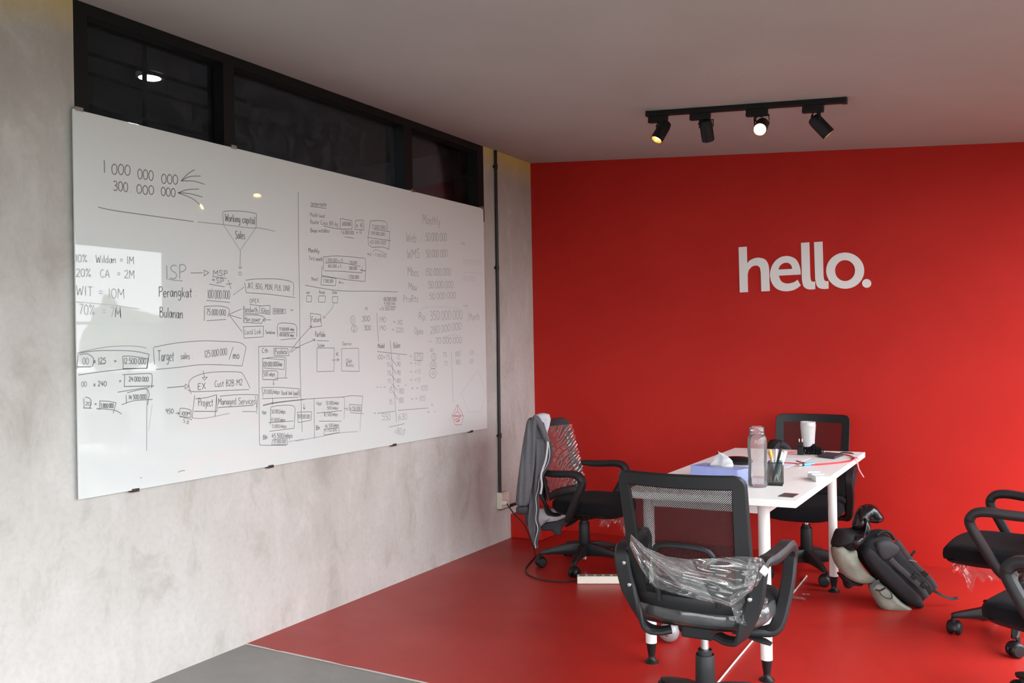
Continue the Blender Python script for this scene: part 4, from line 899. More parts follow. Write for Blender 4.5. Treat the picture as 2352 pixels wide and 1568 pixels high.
def tis(u, v):
    w_ = (u - .5) * 2; hgt = [.0, .045, .030][0]
    z = hb_ + .001 + .066 * (v ** .8) * (1 - .55 * w_ * w_) * (1 - .06 * math.sin(u * 9))
    spread = .046 + .014 * (1 - v)
    return tc_ + d * (w_ * spread * (1 - .25 * v)) + n_ * (.020 * math.sin(u * 7.5) * (.3 + v) * (1 - v * .3) + (.012 * math.sin(v * 4))) + Vector((0, 0, z))
mb = MB(); mb.grid(tis, 22, 9); mb.build('tissue', M_TISSUE, tx, auto=25)
mb = MB(); mb.grid(lambda u, v: tis(u, v) + n_ * (.016 - .022 * u) + Vector((0, 0, -.012 * math.sin(u * 5))) , 22, 9); mb.build('tissue', M_TISSUE, tx, auto=25)
# dark glossy case behind it
c = on_z(1697, 1066, TZ)
o_ = [c + Vector((math.cos(t) * .072 * (1 if abs(math.cos(t)) < .8 else 1), math.sin(t) * .042, .018)) for t in [k * math.pi / 12 for k in range(24)]]
mb = MB(); mb.pillow(o_, (0, 0, .022), (0, 0, -.018), n=6, p=3); tag(mb.build('glossy_case', mat('gloss_black_plastic', (.008, .008, .009), .12)), 'low glossy black case behind the tissue box', 'case')
# dark red wallet seen through the chair mesh
c = on_z(1530, 1108, TZ); mb = MB(); mb.obox(c + Vector((0, 0, .0062)), (.05, .012, 0), (-.008, .035, 0), (0, 0, .006)); tag(mb.build('red_pouch', mat('dark_red_cloth', (.20, .012, .012), .8), smooth=False, bevel=.004), 'small flat dark red pouch near the left edge of the desk', 'pouch')
# charger
c = on_z(1839, 1044, TZ)
ch = thing('wall_charger', 'black wall charger standing on its end with pins up beside the frosted tumbler', 'charger', c)
mb = MB(); mb.box((c.x - .015, c.y - .015, TZ + .0004), (c.x + .017, c.y + .017, TZ + .046)); mb.build('body', M_PLASTIC2, ch, smooth=False, bevel=.003)
mb = MB(); mb.box((c.x - .010, c.y - .010, TZ + .046), (c.x + .013, c.y + .013, TZ + .068)); mb.build('plug_head', M_PLASTIC2, ch, smooth=False, bevel=.002)
for e_ in (-.006, .009):
    mb = MB(); mb.tube([(c.x + e_, c.y, TZ + .068), (c.x + e_, c.y, TZ + .084), (c.x + e_, c.y, TZ + .087)], [.0022, .0022, .001], 8); mb.build('pin', M_CHROME, ch)
# black coiled cable bundle
pts = []
A_, B_ = on_z(1848, 1044, TZ), on_z(1889, 1046, TZ)
dd = (B_ - A_); e_ = Vector((-dd.y, dd.x, 0)).normalized()
for k in range(150):
    t = k / 149; ang = t * 2 * math.pi * 11
    hgt = .019 + .010 * math.exp(-((t - .55) / .16) ** 2)
    wob = .003 * math.sin(k * 1.7)
    pts.append(A_ + dd * t + e_ * (.017 * math.cos(ang) + wob) + Vector((0, 0, .004 + hgt + hgt * math.sin(ang) * .95)))
mb = MB(); mb.tube(pts, .0036, 6); tag(mb.build('coiled_cable', M_FABRIC), 'bundled black cable in front of the frosted tumbler', 'cable')
# dark pouch / wallet
P = [on_z(x, y, TZ) for x, y in ((1879, 1050), (1896, 1042.5), (1938, 1046.5), (1917, 1054.5))]
mb = MB(); mb.add([p + Vector((0, 0, .0004)) for p in P] + [p + Vector((0, 0, .013)) for p in P], [(3, 2, 1, 0), (4, 5, 6, 7), (0, 1, 5, 4), (1, 2, 6, 5), (2, 3, 7, 6), (3, 0, 4, 7)])
tag(mb.build('wallet', mat('dark_slate_leather', (.035, .045, .055), .5, bump=.2, bscale=300), smooth=False, bevel=.004, bseg=3), 'flat dark slate wallet lying by the red cable', 'wallet')
# paper
P = [on_z(x, y, TZ + .0012) for x, y in ((1772, 1049.5), (1862, 1051.5), (1806, 1073.5), (1722, 1071))]
mb = MB(); mb.add(P + [p - Vector((0, 0, .0009)) for p in P], [(0, 1, 2, 3), (7, 6, 5, 4), (0, 4, 5, 1), (1, 5, 6, 2), (2, 6, 7, 3), (3, 7, 4, 0)]); tag(mb.build('paper_sheet', mat('white_paper', (.80, .80, .86), .8), smooth=False), 'loose white sheet of paper behind the pen cup', 'paper')
# red cable, loops on the desk and hangs over the edge
M_REDCABLE = mat('red_cable', (.62, .05, .06), .4)
rc = thing('red_cable', 'loop of red cable on the desk with its pale end hanging over the edge', 'cable', on_z(1900, 1055, TZ))
seq = [(1800, 1040.5), (1830, 1036.5), (1860, 1037.5), (1895, 1040.5), (1925, 1042), (1948, 1045), (1960, 1050), (1955, 1056.5), (1930, 1061), (1890, 1065), (1865, 1065.5), (1840, 1061), (1830, 1058)]
mb = MB(); mb.tube(cr([on_z(x, y, TZ + .0032) for x, y in seq], 6), .0030, 7); mb.build('strand', M_REDCABLE, rc)
seq = [(1796, 1062), (1820, 1063.5), (1850, 1066.5), (1880, 1067), (1920, 1063.5), (1950, 1059.5), (1962, 1053), (1957, 1048), (1940, 1044)]
mb = MB(); mb.tube(cr([on_z(x, y, TZ + .0032 if i < 6 else TZ + .0080) for i, (x, y) in enumerate(seq)], 6), .0030, 7); mb.build('strand', M_REDCABLE, rc)
e0 = on_z(1957, 1049, TZ + .008); e1_ = on_z(1972, 1053, TZ + .0075)
ex = BR.lerp(FR, .12); q = [e0, e1_, Vector((BR.x + .004, e1_.y - .02, TZ + .006)), Vector((BR.x + .014, e1_.y - .02, TZ - .012)), Vector((BR.x + .020, e1_.y - .015, TZ - .045)), Vector((BR.x + .040, e1_.y - .005, TZ - .085))]
mb = MB(); mb.tube(cr(q, 6), .0032, 7); mb.build('loose_end', mat('pale_pink_cable', (.75, .33, .34), .4), rc)
# lighter
a, b = on_z(1835, 1071.5, TZ), on_z(1870, 1067.5, TZ); d = (b - a).normalized()
lt = thing('lighter', 'light blue disposable lighter lying in front of the red cable', 'lighter', (a + b) / 2)
zz = Vector((0, 0, .0075)); L_ = (b - a).length
mb = MB(); mb.tube([a + zz + d * L_ * .3, b + zz], .0068, 12); mb.build('body', mat('translucent_blue_plastic', (.12, .42, .72), .25), lt)
mb = MB(); mb.tube([a + zz + d * L_ * .17, a + zz + d * L_ * .3], .0066, 12); mb.build('thumb_piece', M_PLASTIC2, lt)
mb = MB(); mb.tube([a + zz, a + zz + d * L_ * .17], .0060, 12); mb.build('hood', M_STEEL, lt)
# cigarette pack, lid open
a, b = on_z(1866, 1103, TZ), on_z(1893, 1105, TZ)
cp = thing('cigarette_pack', 'open white cigarette pack lying near the edge of the desk', 'cigarette pack', (a + b) / 2)
bl_ = on_z(1841, 1091, TZ); d = (a - bl_).normalized(); n_ = Vector((-d.y, d.x, 0))
M_PACK = mat('white_card', (.82, .82, .82), .5); M_PACKG = mat('grey_printed_card', (.45, .42, .42), .5, var=.6, vscale=60)
cc = a + n_ * .028 - d * .0
mb = MB(); mb.obox(cc + d * .02 + Vector((0, 0, .0122)), d * .030, n_ * .028, (0, 0, .0118)); mb.build('box', M_PACK, cp, smooth=False, bevel=.001)
mb = MB(); mb.obox(cc - d * .036 + Vector((0, 0, .0145)), (d + Vector((0, 0, .10))).normalized() * .026, n_ * .028, Vector((0, 0, 1)) * .0105); mb.build('lid', M_PACK, cp, smooth=False, bevel=.001)
mb = MB(); mb.obox(cc - d * .036 + Vector((0, 0, .0252)), (d + Vector((0, 0, .10))).normalized() * .020, n_ * .020, Vector((0, 0, 1)) * .0006); mb.build('print', M_PACKG, cp, smooth=False)
mb = MB(); mb.obox(cc - d * .066 + Vector((0, 0, .018)), Vector((d.x * .3, d.y * .3, .9)).normalized() * .013, n_ * .027, d * .001); mb.build('flap', M_PACK, cp, smooth=False)

# ================================================================== FLOOR BITS
mb = MB(); mb.tube(cr([on_z(x, y, .0045) for x, y in ((1600, 1625), (1648, 1568), (1700, 1505), (1757, 1438), (1800, 1388), (1853, 1322))], 6), .0042, 7)
tag(mb.build('white_cord', mat('white_cord', (.62, .58, .56), .5)), 'thin white cord lying across the red floor under the desk', 'cord')
M_GREYV = mat('silver_grey_vinyl', (.30, .30, .31), .35, metal=.2, bump=.08, bscale=300)
c = on_z(1535, 1476); c.z = .046
dax = (-rt * .42 - fw * .9); dax.z = 0; dax.normalize()
db = thing('dumbbell', 'silver grey dumbbell lying on the red floor beside the desk leg', 'dumbbell', (c.x, c.y, 0))
c = c + dax * -.02
mb = MB(); mb.lathe([(.012, .045), (.016, .045), (.017, .040), (.030, .036), (.041, .024), (.0455, .006), (.0455, -.006), (.041, -.024), (.030, -.034), (.016, -.04)], c, dax, 28); mb.build('weight', M_GREYV, db)
mb = MB(); mb.lathe([(.0, .043), (.010, .043), (.0105, .047), (.0, .049)], c, dax, 20, cap=False); mb.build('end_boss', M_STEEL, db)
mb = MB(); mb.lathe([(.0135, -.036), (.015, -.10), (.0135, -.155)], c, dax, 16); mb.build('handle', M_GREYV, db)
c2 = c - dax * .19
mb = MB(); mb.lathe([(.012, .045), (.030, .036), (.041, .024), (.0455, .006), (.0455, -.006), (.041, -.024), (.030, -.034), (.012, -.04)], c2, dax, 28); mb.build('weight', M_GREYV, db)


# ================================================================== OFFICE CHAIRS
CH = {}
def superell(w, d_, n_, cy=0.0, p=3.2, front=1.0):
    out = []
    for k in range(n_):
        t = 2 * math.pi * k / n_
        cx, sx = math.cos(t), math.sin(t)
        x = math.copysign(abs(cx) ** (2 / p), cx) * w; y = math.copysign(abs(sx) ** (2 / p), sx) * d_
        x *= 1.0 - .06 * (y / d_) * (1 if y < 0 else -.3) * -1 if False else 1.0
        out.append((x, y + cy))
    return out
def back_y(x, z):
    """rear-facing sweep of the backrest: reclined and hollowed towards the sitter"""
    return -.118 - .27 * max(0, z - .08) - .050 * (1 - (x / .22) ** 2)
def back_half(z):
    return .212 + .004 * min(1, max(0, (z - .10) / .42))
def chair_meshes():
    """build every part once, as an unparented prototype (z measured from the seat underside)"""
    D = {}
    # seat cushion
    mb = MB(); rings = []
    for z, s in ((.018, .86), (.020, .95), (.030, .99), (.050, 1.0), (.068, .985), (.080, .93), (.086, .82), (.089, .6), (.088, .3)):
        rings.append([Vector((x, y, z + (-.028 * max(0, (y - .18) / .12) ** 2 if z > .02 else 0) + (.008 * (x / .23) ** 2 if z > .06 else 0))) for x, y in superell(.232 * s, .228 * s, 44, .075)])
    mb.loft(rings); D['seat'] = (mb, M_FABRIC, {})
    mb = MB(); rings = []
    for z, s in ((-.004, .70), (.000, .86), (.012, .93), (.022, .95)):
        rings.append([Vector((x, y, z + (-.026 * max(0, (y - .18) / .12) ** 2))) for x, y in superell(.232 * s, .226 * s, 44, .075)])
    mb.loft(rings); D['seat_shell'] = (mb, M_PLASTIC, {})
    # tilt mechanism and lever
    mb = MB(); mb.box((-.055, -.095, -.045), (.055, .075, -.0045)); mb.lathe([(.03, -.06), (.034, -.045)], (0, 0, 0), seg=20); mb.lathe([(.028, 0), (.030, .006), (.030, .03), (.02, .035)], (-.055, .0, -.03), (-1, 0, 0), 16)
    D['mechanism'] = (mb, M_PLASTIC2, dict(smooth=False, bevel=.006))
    mb = MB(); mb.tube([(.05, .03, -.028), (.135, .02, -.040)], .0055, 8); mb.strap([(.130, .02, -.040), (.160, .016, -.046), (.205, .012, -.054), (.228, .01, -.060)], (0, 1, .15), [.018, .032, .034, .022], [.010, .012, .012, .008])
    D['lever'] = (mb, M_PLASTIC, {})
    # backrest frame: rounded rectangle of flat section following the back surface
    def fr_pt(u):
        """u: perimeter position; returns (x,z,width)"""
        return None
    path = []
    zb, zt_ = .085, .545
    N = 14
    left = [(-back_half(zb + (zt_ - .03 - zb) * k / N), zb + (zt_ - .03 - zb) * k / N) for k in range(N + 1)]
    right = [(-x, z) for x, z in reversed(left)]
    hw = back_half(zt_)
    topb = [(-hw + .004, zt_ - .016), (-hw + .016, zt_ - .004)] + [(-hw + .035 + (2 * hw - .07) * k / 12, zt_ - .0) for k in range(13)] + [(hw - .016, zt_ - .004), (hw - .004, zt_ - .016)]
    loop = left + topb + right
    def P3(x, z, off=0.0): return Vector((x, back_y(x, z) + off, z))
    def inner(x, z, w):
        return x - math.copysign(w, x), z
    # side rails (wide and flat, wider at the bottom) and top bar as one moulded hoop
    mb = MB(); rings = []
    for (x, z) in loop:
        k = (z - zb) / (zt_ - zb)
        wside = .058 - .016 * max(0, k)
        if z > zt_ - .02:      # along the top
            xo, zo = x, z; xi = max(-hw + .042, min(hw - .042, x)); zi = zt_ - .046
        else:
            xo, zo = x, z; xi, zi = x - math.copysign(wside, x), min(z, zt_ - .046)
        o1, i1 = P3(xo, zo), P3(xi, zi)
        nrm_ = Vector((0, 1, 0))
        t_ = .013
        oo = (o1 - i1).normalized()
        rings.append([o1 + nrm_ * t_ * .4, o1 + oo * .003, o1 - nrm_ * t_ * .9 - oo * .004, i1 - nrm_ * t_ * .7 + oo * .004, i1 - nrm_ * t_ * .2, i1 + nrm_ * t_ * .5])
    mb.loft(rings, cap=True); D['back_frame'] = (mb, M_PLASTIC, {})
    mb = MB(); mb.strap([P3(-.19 + .38 * k / 12, .095 + .0, -.002) for k in range(13)], (0, -.25, 1), .05, .016); D['bottom_rail'] = (mb, M_PLASTIC, {})
    # mesh panel
    def mp(u, v):
        z = .10 + v * (zt_ - .02 - .10); x = (u - .5) * 2 * (back_half(z) - .015)
        return P3(x, z, .004)
    mb = MB(); mb.grid(mp, 15, 15); D['mesh_panel'] = (mb, M_MESH, {})
    # lumbar hoop behind the mesh
    pts_ = [(-.102, .10), (-.102, .25), (-.096, .282), (-.075, .298), (-.03, .305), (.03, .305), (.075, .298), (.096, .282), (.102, .25), (.102, .10)]
    mb = MB(); mb.strap([P3(p.x, p.z, -.018) for p in cr([(x, 0, z) for x, z in pts_], 5)], [Vector((-1, 0, .0)) if False else Vector((0, 0, 1)) if abs(p.x) < .09 else Vector((1, 0, 0)) for p in cr([(x, 0, z) for x, z in pts_], 5)], .022, .010)
    D['lumbar_hoop'] = (MB().tube([P3(p.x, p.z, -.014) for p in cr([(x, 0, z) for x, z in pts_], 5)], .0095, 8), M_PLASTIC, {})
    # arm loop
    for sgn, nm in ((1, 'armrest_r'), (-1, 'armrest_l')):
        A = [(.08, -.12, -.014), (.120, -.135, -.020), (.162, -.150, -.006), (.190, -.160, .055), (.220, -.168, .140), (.233, -.174, .215), (.238, -.164, .248), (.246, -.130, .256), (.253, -.08, .253), (.262, .00, .256), (.268, .08, .262), (.270, .128, .254), (.270, .150, .230), (.268, .150, .198), (.266, .115, .130), (.256, .075, .055), (.245, .045, .005), (.225, .025, -.018), (.17, .01, -.024), (.10, .0, -.022)]
        pts_ = cr([(sgn * x, y, z) for x, y, z in A], 5)
        n_ = len(pts_); W = []; Th = []; S = []
        for i, p in enumerate(pts_):
            t = i / (n_ - 1)
            W.append(.056 if t < .3 else (.052 if t < .65 else .046)); Th.append(.022 + .016 * max(0.0, min(1.0, (t - .30) / .15)) - .012 * max(0.0, min(1.0, (t - .80) / .12)))
            # the strap lies flat under the seat, so its side vector turns to y there
            e = max(0.0, 1 - max(0, (abs(p.x) - .15)) / .07)
            e = min(1.0, e) if (t < .2 or t > .85) else 0.0
            sv = Vector((1 - e, 0, 0)) * 1.0 + Vector((0, sgn if t < .5 else -sgn, 0)) * e
            if t < .5: sv = Vector((sgn * (1 - e), sgn * 0 + e * 1.0, 0))
            else: sv = Vector((sgn * (1 - e), -e, 0))
            S.append(sv.normalized())
        mb = MB(); mb.strap(pts_, S, W, Th); D[nm] = (mb, M_PLASTIC, {})
    # bolts joining back and arms
    for i, (x, z) in enumerate(((-.222, .215), (-.206, .140), (.222, .215), (.206, .140))):
        mb = MB(); mb.lathe([(.0085, .004), (.0085, -.003), (.006, -.006), (.0, -.0065)], (x, -.1845 + .05 * (.19 - z), z), (0, 1, 0), 14, cap=False); D['bolt_%d' % i] = (mb, M_STEEL, {})
    # lower half, z from the floor
    mb = MB(); mb.lathe([(.030, .045), (.036, .055), (.038, .10), (.036, .118), (.030, .122)], seg=28)
    for k in range(5):
        a_ = 2 * math.pi * k / 5; d_ = Vector((math.cos(a_), math.sin(a_), 0)); sd_ = Vector((-d_.y, d_.x, 0))
        pr = [(.02, .084, .054, .076), (.07, .087, .052, .070), (.13, .085, .046, .056), (.20, .076, .038, .038), (.255, .067, .032, .026), (.277, .063, .030, .020), (.284, .062, .018, .014)]
        mb.strap([d_ * q[0] + Vector((0, 0, q[1])) for q in pr], sd_, [q[2] for q in pr], [q[3] for q in pr])
    D['star_base'] = (mb, M_PLASTIC, {})
    mb = MB(); w_ = .0255
    for s_ in (-1, 1):
        mb.lathe([(.004, .004), (.021, .004), (.0255, .008), (.0255, .018), (.020, .024), (.004, .025)], (0, 0, w_), (0, s_, 0), 20)
    mb.lathe([(.008, .0), (.008, .03)], (0.012, 0, .035), (0, 0, 1), 10)
    rings = []
    for s_ in (-.020, -.012, .012, .020):
        rr = .0285 if abs(s_) < .015 else .024
        rings.append([Vector((math.cos(t) * rr, s_, w_ + math.sin(t) * rr)) for t in [R(-10) + k * R(170) / 8 for k in range(9)]] + [Vector((-.006, s_, w_ + .004)), Vector((.01, s_, w_))])
    mb.loft(rings); D['caster'] = (mb, M_PLASTIC2, {})
    mb = MB(); mb.lathe([(.0145, -.30), (.0145, -.045)], seg=22); D['gas_lift'] = (mb, M_CHROME, {})
    mb = MB(); mb.lathe([(.033, .115), (.0355, .12), (.034, .20), (.033, .245), (.031, .248), (.030, .243), (.026, .243), (.025, .262), (.0245, .265), (.016, .265), (.0155, .262)], seg=28, cap=False); D['column_cover'] = (mb, M_PLASTIC, {})
    return D
DD = chair_meshes()
UPPER = ['seat', 'seat_shell', 'mechanism', 'lever', 'back_frame', 'bottom_rail', 'mesh_panel', 'lumbar_hoop', 'armrest_r', 'armrest_l', 'bolt_0', 'bolt_1', 'bolt_2', 'bolt_3', 'gas_lift']
def base_name(k):
    return {'armrest_r': 'armrest', 'armrest_l': 'armrest', 'bolt_0': 'bolt', 'bolt_1': 'bolt', 'bolt_2': 'bolt', 'bolt_3': 'bolt'}.get(k, k)
def chair(label, loc, rot, sb, base_ang, recline=0.0):
    root = thing('office_chair', label, 'chair', loc, rot, group='black mesh office chairs', worldspace=False)
    parts = {}
    for k in UPPER + ['star_base', 'column_cover']:
        if k not in CH:
            mb, mt_, kw = DD[k]
            o = mb.build(base_name(k), mt_, root, **kw)
            CH[k] = o
        else:
            o = CH[k].copy(); COL.objects.link(o); o.parent = root
        o.location = (0, 0, sb if k in UPPER else .022)
        if k == 'star_base': o.rotation_euler = (0, 0, base_ang - rot)
        else: o.rotation_euler = (0, 0, 0)
        parts[k] = o
    for i in range(5):
        if 'caster' not in CH:
            mb, mt_, kw = DD['caster']; o = mb.build('caster', mt_, root); CH['caster'] = o
        else:
            o = CH['caster'].copy(); COL.objects.link(o); o.parent = root
        a_ = base_ang - rot + 2 * math.pi * i / 5
        o.location = (math.cos(a_) * .272, math.sin(a_) * .272, .0003); o.scale = (1.22, 1.22, 1.22); o.rotation_euler = (0, 0, a_ + (1.1, 2.3, -.6, .4, 2.9)[i])
        parts['caster%d' % i] = o
    return root, parts
chB, pB = chair('black mesh office chair with torn clear wrap across its back', (2.165, -2.77, 0), R(1.0), .395, R(142))
chA, pA = chair('black mesh office chair with a grey jacket on its back by the concrete wall', (.813, -.889, 0), R(-95.5), .345, R(-6))
chC, pC = chair('black mesh office chair at the far end of the desk against the red wall', (2.055, -.475, 0), R(180), .365, R(-59))
chD, pD = chair('black mesh office chair beside the backpack, facing the desk', (3.133, -1.205, 0), R(82.5), .345, R(-167))
chE, pE = chair('black mesh office chair standing in front of the one beside the backpack', (3.325, -2.13, 0), R(71), .345, R(-150))

# ================================================================== PLASTIC WRAP LEFT ON THE CHAIRS
bpy.context.view_layer.update()
def film(root, fn, nu, nv, material=None, auto=20, name='plastic_wrap', local=False):
    mi = root.matrix_world.inverted()
    mb = MB(); mb.grid((lambda u, v: Vector(fn(u, v))) if local else (lambda u, v: mi @ Vector(fn(u, v))), nu, nv)
    o = mb.build(name, material or M_FILM, root, auto=auto); o['label'] = 'clear crumpled plastic wrap'
    return o
def along(pts_, t):
    n = len(pts_) - 1; k = min(int(t * n), n - 1); f = t * n - k
    return (pts_[k][0] * (1 - f) + pts_[k + 1][0] * f, pts_[k][1] * (1 - f) + pts_[k + 1][1] * f)
TOPE = [(1449, 1226), (1482, 1256), (1530, 1277), (1580, 1284), (1640, 1282), (1700, 1277), (1750, 1281)]
BOTE = [(1446, 1254), (1470, 1302), (1502, 1348), (1560, 1366), (1620, 1380), (1676, 1394), (1728, 1356)]
def f1(u, v):
    a = along(TOPE, u); b = along(BOTE, u); px = a[0] * (1 - v) + b[0] * v; py = a[1] * (1 - v) + b[1] * v
    fold = math.sin((v * 6 - u * 4.5) * 2.4) * .8 + noise.noise(Vector((u * 3 + v * 2, v * 8 - u * 4, 1))) * 1.3
    y = -3.035 + .035 * abs(u - .5) * 2 + .011 * fold * (.4 + u)
    return on_y(px, py, y)
film(chB, f1, 60, 30, auto=0)
def f2(u, v):
    a = along(TOPE, .02 + .5 * u); b = along([(1449, 1232), (1495, 1285), (1560, 1345), (1640, 1385)], u)
    px = a[0] * (1 - v) + b[0] * v; py = a[1] * (1 - v) + b[1] * v
    return on_y(px, py, -3.045 + .008 * math.sin(v * 14 + u * 3) + .006 * noise.noise(Vector((u * 6, v * 10, 4))))
film(chB, f2, 34, 20, M_FILM2, auto=0)
def seatwrap(u, v, s=1.022, sb=.395):
    t = math.pi + math.pi * u; cx, sx = math.cos(t), math.sin(t); p = 3.2
    zz_ = [.012, .030, .055, .078, .092]; ss = [.90, 1.0, 1.0, .96, .80]
    k = min(int(v * 4), 3); f = v * 4 - k; z = zz_[k] * (1 - f) + zz_[k + 1] * f; q = (ss[k] * (1 - f) + ss[k + 1] * f) * s
    x = math.copysign(abs(cx) ** (2 / p), cx) * .232 * q; y = math.copysign(abs(sx) ** (2 / p), sx) * .228 * q + .075
    d = .004 * noise.noise(Vector((x * 25, y * 25, z * 40)))
    return Vector((x * (1 + d * 3), y - abs(d), sb + z + d))
film(chB, seatwrap, 40, 12, local=True, auto=0)
CR0 = [(1672, 1372), (1700, 1355), (1735, 1352), (1765, 1376)]; CR1 = [(1692, 1430), (1715, 1436), (1742, 1420), (1760, 1392)]
def f3(u, v):
    a = along(CR0, u); b = along(CR1, u); px = a[0] * (1 - v) + b[0] * v; py = a[1] * (1 - v) + b[1] * v
    return on_y(px, py, -2.975 + .11 * u + .022 * noise.noise(Vector((u * 9, v * 9, 7))) + .012 * noise.noise(Vector((u * 24, v * 24, 2))))
film(chB, f3, 26, 22, M_FILM2, auto=5)
CR2 = [(1718, 1284), (1735, 1279), (1752, 1282), (1762, 1300)]; CR3 = [(1708, 1345), (1722, 1352), (1738, 1345), (1748, 1330)]
def f4(u, v):
    a = along(CR2, u); b = along(CR3, u); px = a[0] * (1 - v) + b[0] * v; py = a[1] * (1 - v) + b[1] * v
    return on_y(px, py, -3.02 + .05 * u + .02 * noise.noise(Vector((u * 8, v * 8, 9))) + .010 * noise.noise(Vector((u * 22, v * 22, 5))))
film(chB, f4, 22, 22, M_FILM2, auto=5)
mi = chB.matrix_world.inverted()
mb = MB(); c = on_y(1757, 1312, -3.0)
mb.add([mi @ on_y(x, y, q) for x, y, q in ((1754, 1297, -3.0), (1768, 1309, -2.98), (1757, 1324, -3.0), (1744, 1312, -3.02))], [(0, 1, 2, 3)]); mb.build('wrap_tag', mat('white_film_tag', (.55, .56, .58), .4), chB, solid=.002)
# chair by the wall: wrap over the front of its backrest and shreds under the seat
def fa(u, v):
    z = .13 + .375 * v; x = (u - .5) * 2 * (back_half(z) + .004)
    ph = (v * 1.25 + u * .9) * 21 + 2.2 * noise.noise(Vector((u * 3, v * 3, 3)))
    fold = .010 * abs(math.sin(ph)) ** 1.5 + .004 * noise.noise(Vector((u * 14, v * 9, 3)))
    return Vector((x, back_y(x, z) + .020 + fold, z + .345))
film(chA, fa, 70, 46, local=True, auto=0)
def shreds(x0, x1, y0, y1, top, drop, seed):
    def f(u, v):
        x = x0 + (x1 - x0) * u; y = y0 + (y1 - y0) * u
        dl = drop * (.35 + .9 * abs(noise.noise(Vector((u * 4.2, seed, 0)))) + .35 * abs(noise.noise(Vector((u * 13, seed, 2)))))
        return Vector((x + .014 * noise.noise(Vector((u * 9, v * 5, seed))), y + .014 * noise.noise(Vector((u * 7, v * 6, seed + 3))), top - dl * v))
    return f
film(chA, shreds(-.20, .06, .20, .285, .350, .17, 1.0), 30, 10, local=True, auto=5)
film(chA, shreds(.02, .19, .27, .22, .350, .09, 5.0), 24, 8, local=True, auto=5)
film(chD, shreds(-.19, .19, .24, .22, .352, .11, 2.0), 34, 8, M_FILM2, local=True, auto=5)
film(chD, shreds(-.20, -.12, -.02, .22, .352, .13, 8.0), 24, 8, M_FILM2, local=True, auto=5)
film(chE, shreds(-.17, .19, .23, .20, .352, .045, 3.0), 34, 8, M_FILM2, local=True, auto=5)
# loose scraps on the floor
for x, y, s, lb in ((1830, 1376, .045, 'larger crumpled scrap of clear plastic on the floor under the desk'), (1852, 1368, .020, 'tiny scrap of clear plastic beside a larger scrap on the floor')):
    c = on_z(x, y, 0)
    mb = MB(); mb.grid(lambda u, v: c + Vector(((u - .5) * s * 2, (v - .5) * s, .006 + .012 * abs(noise.noise(Vector((u * 5 + x, v * 5, 0)))))), 10, 8)
    o = mb.build('plastic_scrap', M_FILM2, auto=5); tag(o, lb, 'plastic scrap', 'plastic scraps under the desk')

# ================================================================== JACKET ON THE CHAIR BY THE WALL
PJ = Vector((.530, -1.235, .60))
def J(px, py, off=0.0): return at_depth(px, py, PJ) + fw * off
M_HEATHER = mat('grey_heather_fleece', (.118, .118, .127), .95, spec=.15, var=.35, vscale=160, bump=.25, bscale=500)
M_LINING = mat('pale_grey_lining', (.55, .55, .58), .9, spec=.1, bump=.2, bscale=60)
M_NAVY = mat('dark_grey_trim', (.040, .044, .052), .85)
jk = thing('hooded_jacket', 'grey hooded zip jacket hung over the back of the chair by the wall', 'jacket', J(1225, 1255))
def cloth_loft(rows, th, wav, seed, n=22):
    """rows: (py, left px, right px, depth offset)"""
    rings = []
    for i, (py, l, r_, off) in enumerate(rows):
        ring = []
        for k in range(n):
            a_ = 2 * math.pi * k / n; cx, sx = math.cos(a_), math.sin(a_)
            px = (l + r_) / 2 + (r_ - l) / 2 * math.copysign(abs(cx) ** .8, cx)
            w_ = wav * math.sin((px - 1180) * .42 + i * .25 + seed) + wav * 1.1 * noise.noise(Vector((px * .10, py * .022, seed))) + wav * .7 * math.sin(py * .12 + px * .08 + seed) * (sx < 0)
            ring.append(J(px, py, off + th * sx * min(1, (r_ - l) / 20) + w_))
        rings.append(ring)
    return rings
rowsB = [(953, 1229, 1240, .03), (960, 1222, 1249, .0), (980, 1219, 1255, -.01), (1010, 1220, 1261, -.015), (1040, 1221, 1262, -.015), (1070, 1220, 1256, -.012), (1100, 1219, 1245, -.008), (1130, 1217, 1239, 0), (1160, 1214, 1235, 0), (1190, 1210, 1237, 0), (1212, 1213, 1235, 0), (1234, 1219, 1232, 0), (1252, 1225, 1230, 0)]
mb = MB(); mb.loft(cloth_loft(rowsB, .030, .015, 1.0, 30)); mb.build('body', M_HEATHER, jk, auto=0, subsurf=1)
rowsS = [(957, 1214, 1232, -.02), (966, 1209, 1235, -.045), (985, 1206, 1233, -.055), (1010, 1201, 1231, -.06), (1050, 1195, 1229, -.06), (1090, 1190, 1225, -.055), (1125, 1186, 1220, -.05), (1150, 1184, 1215, -.05), (1158, 1184, 1214, -.05)]
mb = MB(); mb.loft(cloth_loft(rowsS, .032, .011, 4.0, 30)); sl = mb.build('sleeve', M_HEATHER, jk, auto=0, subsurf=1)
mb = MB(); mb.loft(cloth_loft([(1157, 1185, 1213, -.05), (1168, 1184, 1213, -.045), (1178, 1188, 1210, -.04)], .028, .004, 2.0)); mb.build('cuff', M_NAVY, jk, auto=0, subsurf=1)
mb = MB(); mb.loft(cloth_loft([(1150, 1204, 1222, 0.02), (1180, 1204, 1224, .02), (1206, 1208, 1226, .02)], .03, .005, 2.5)); mb.build('hem', M_NAVY, jk, auto=0)
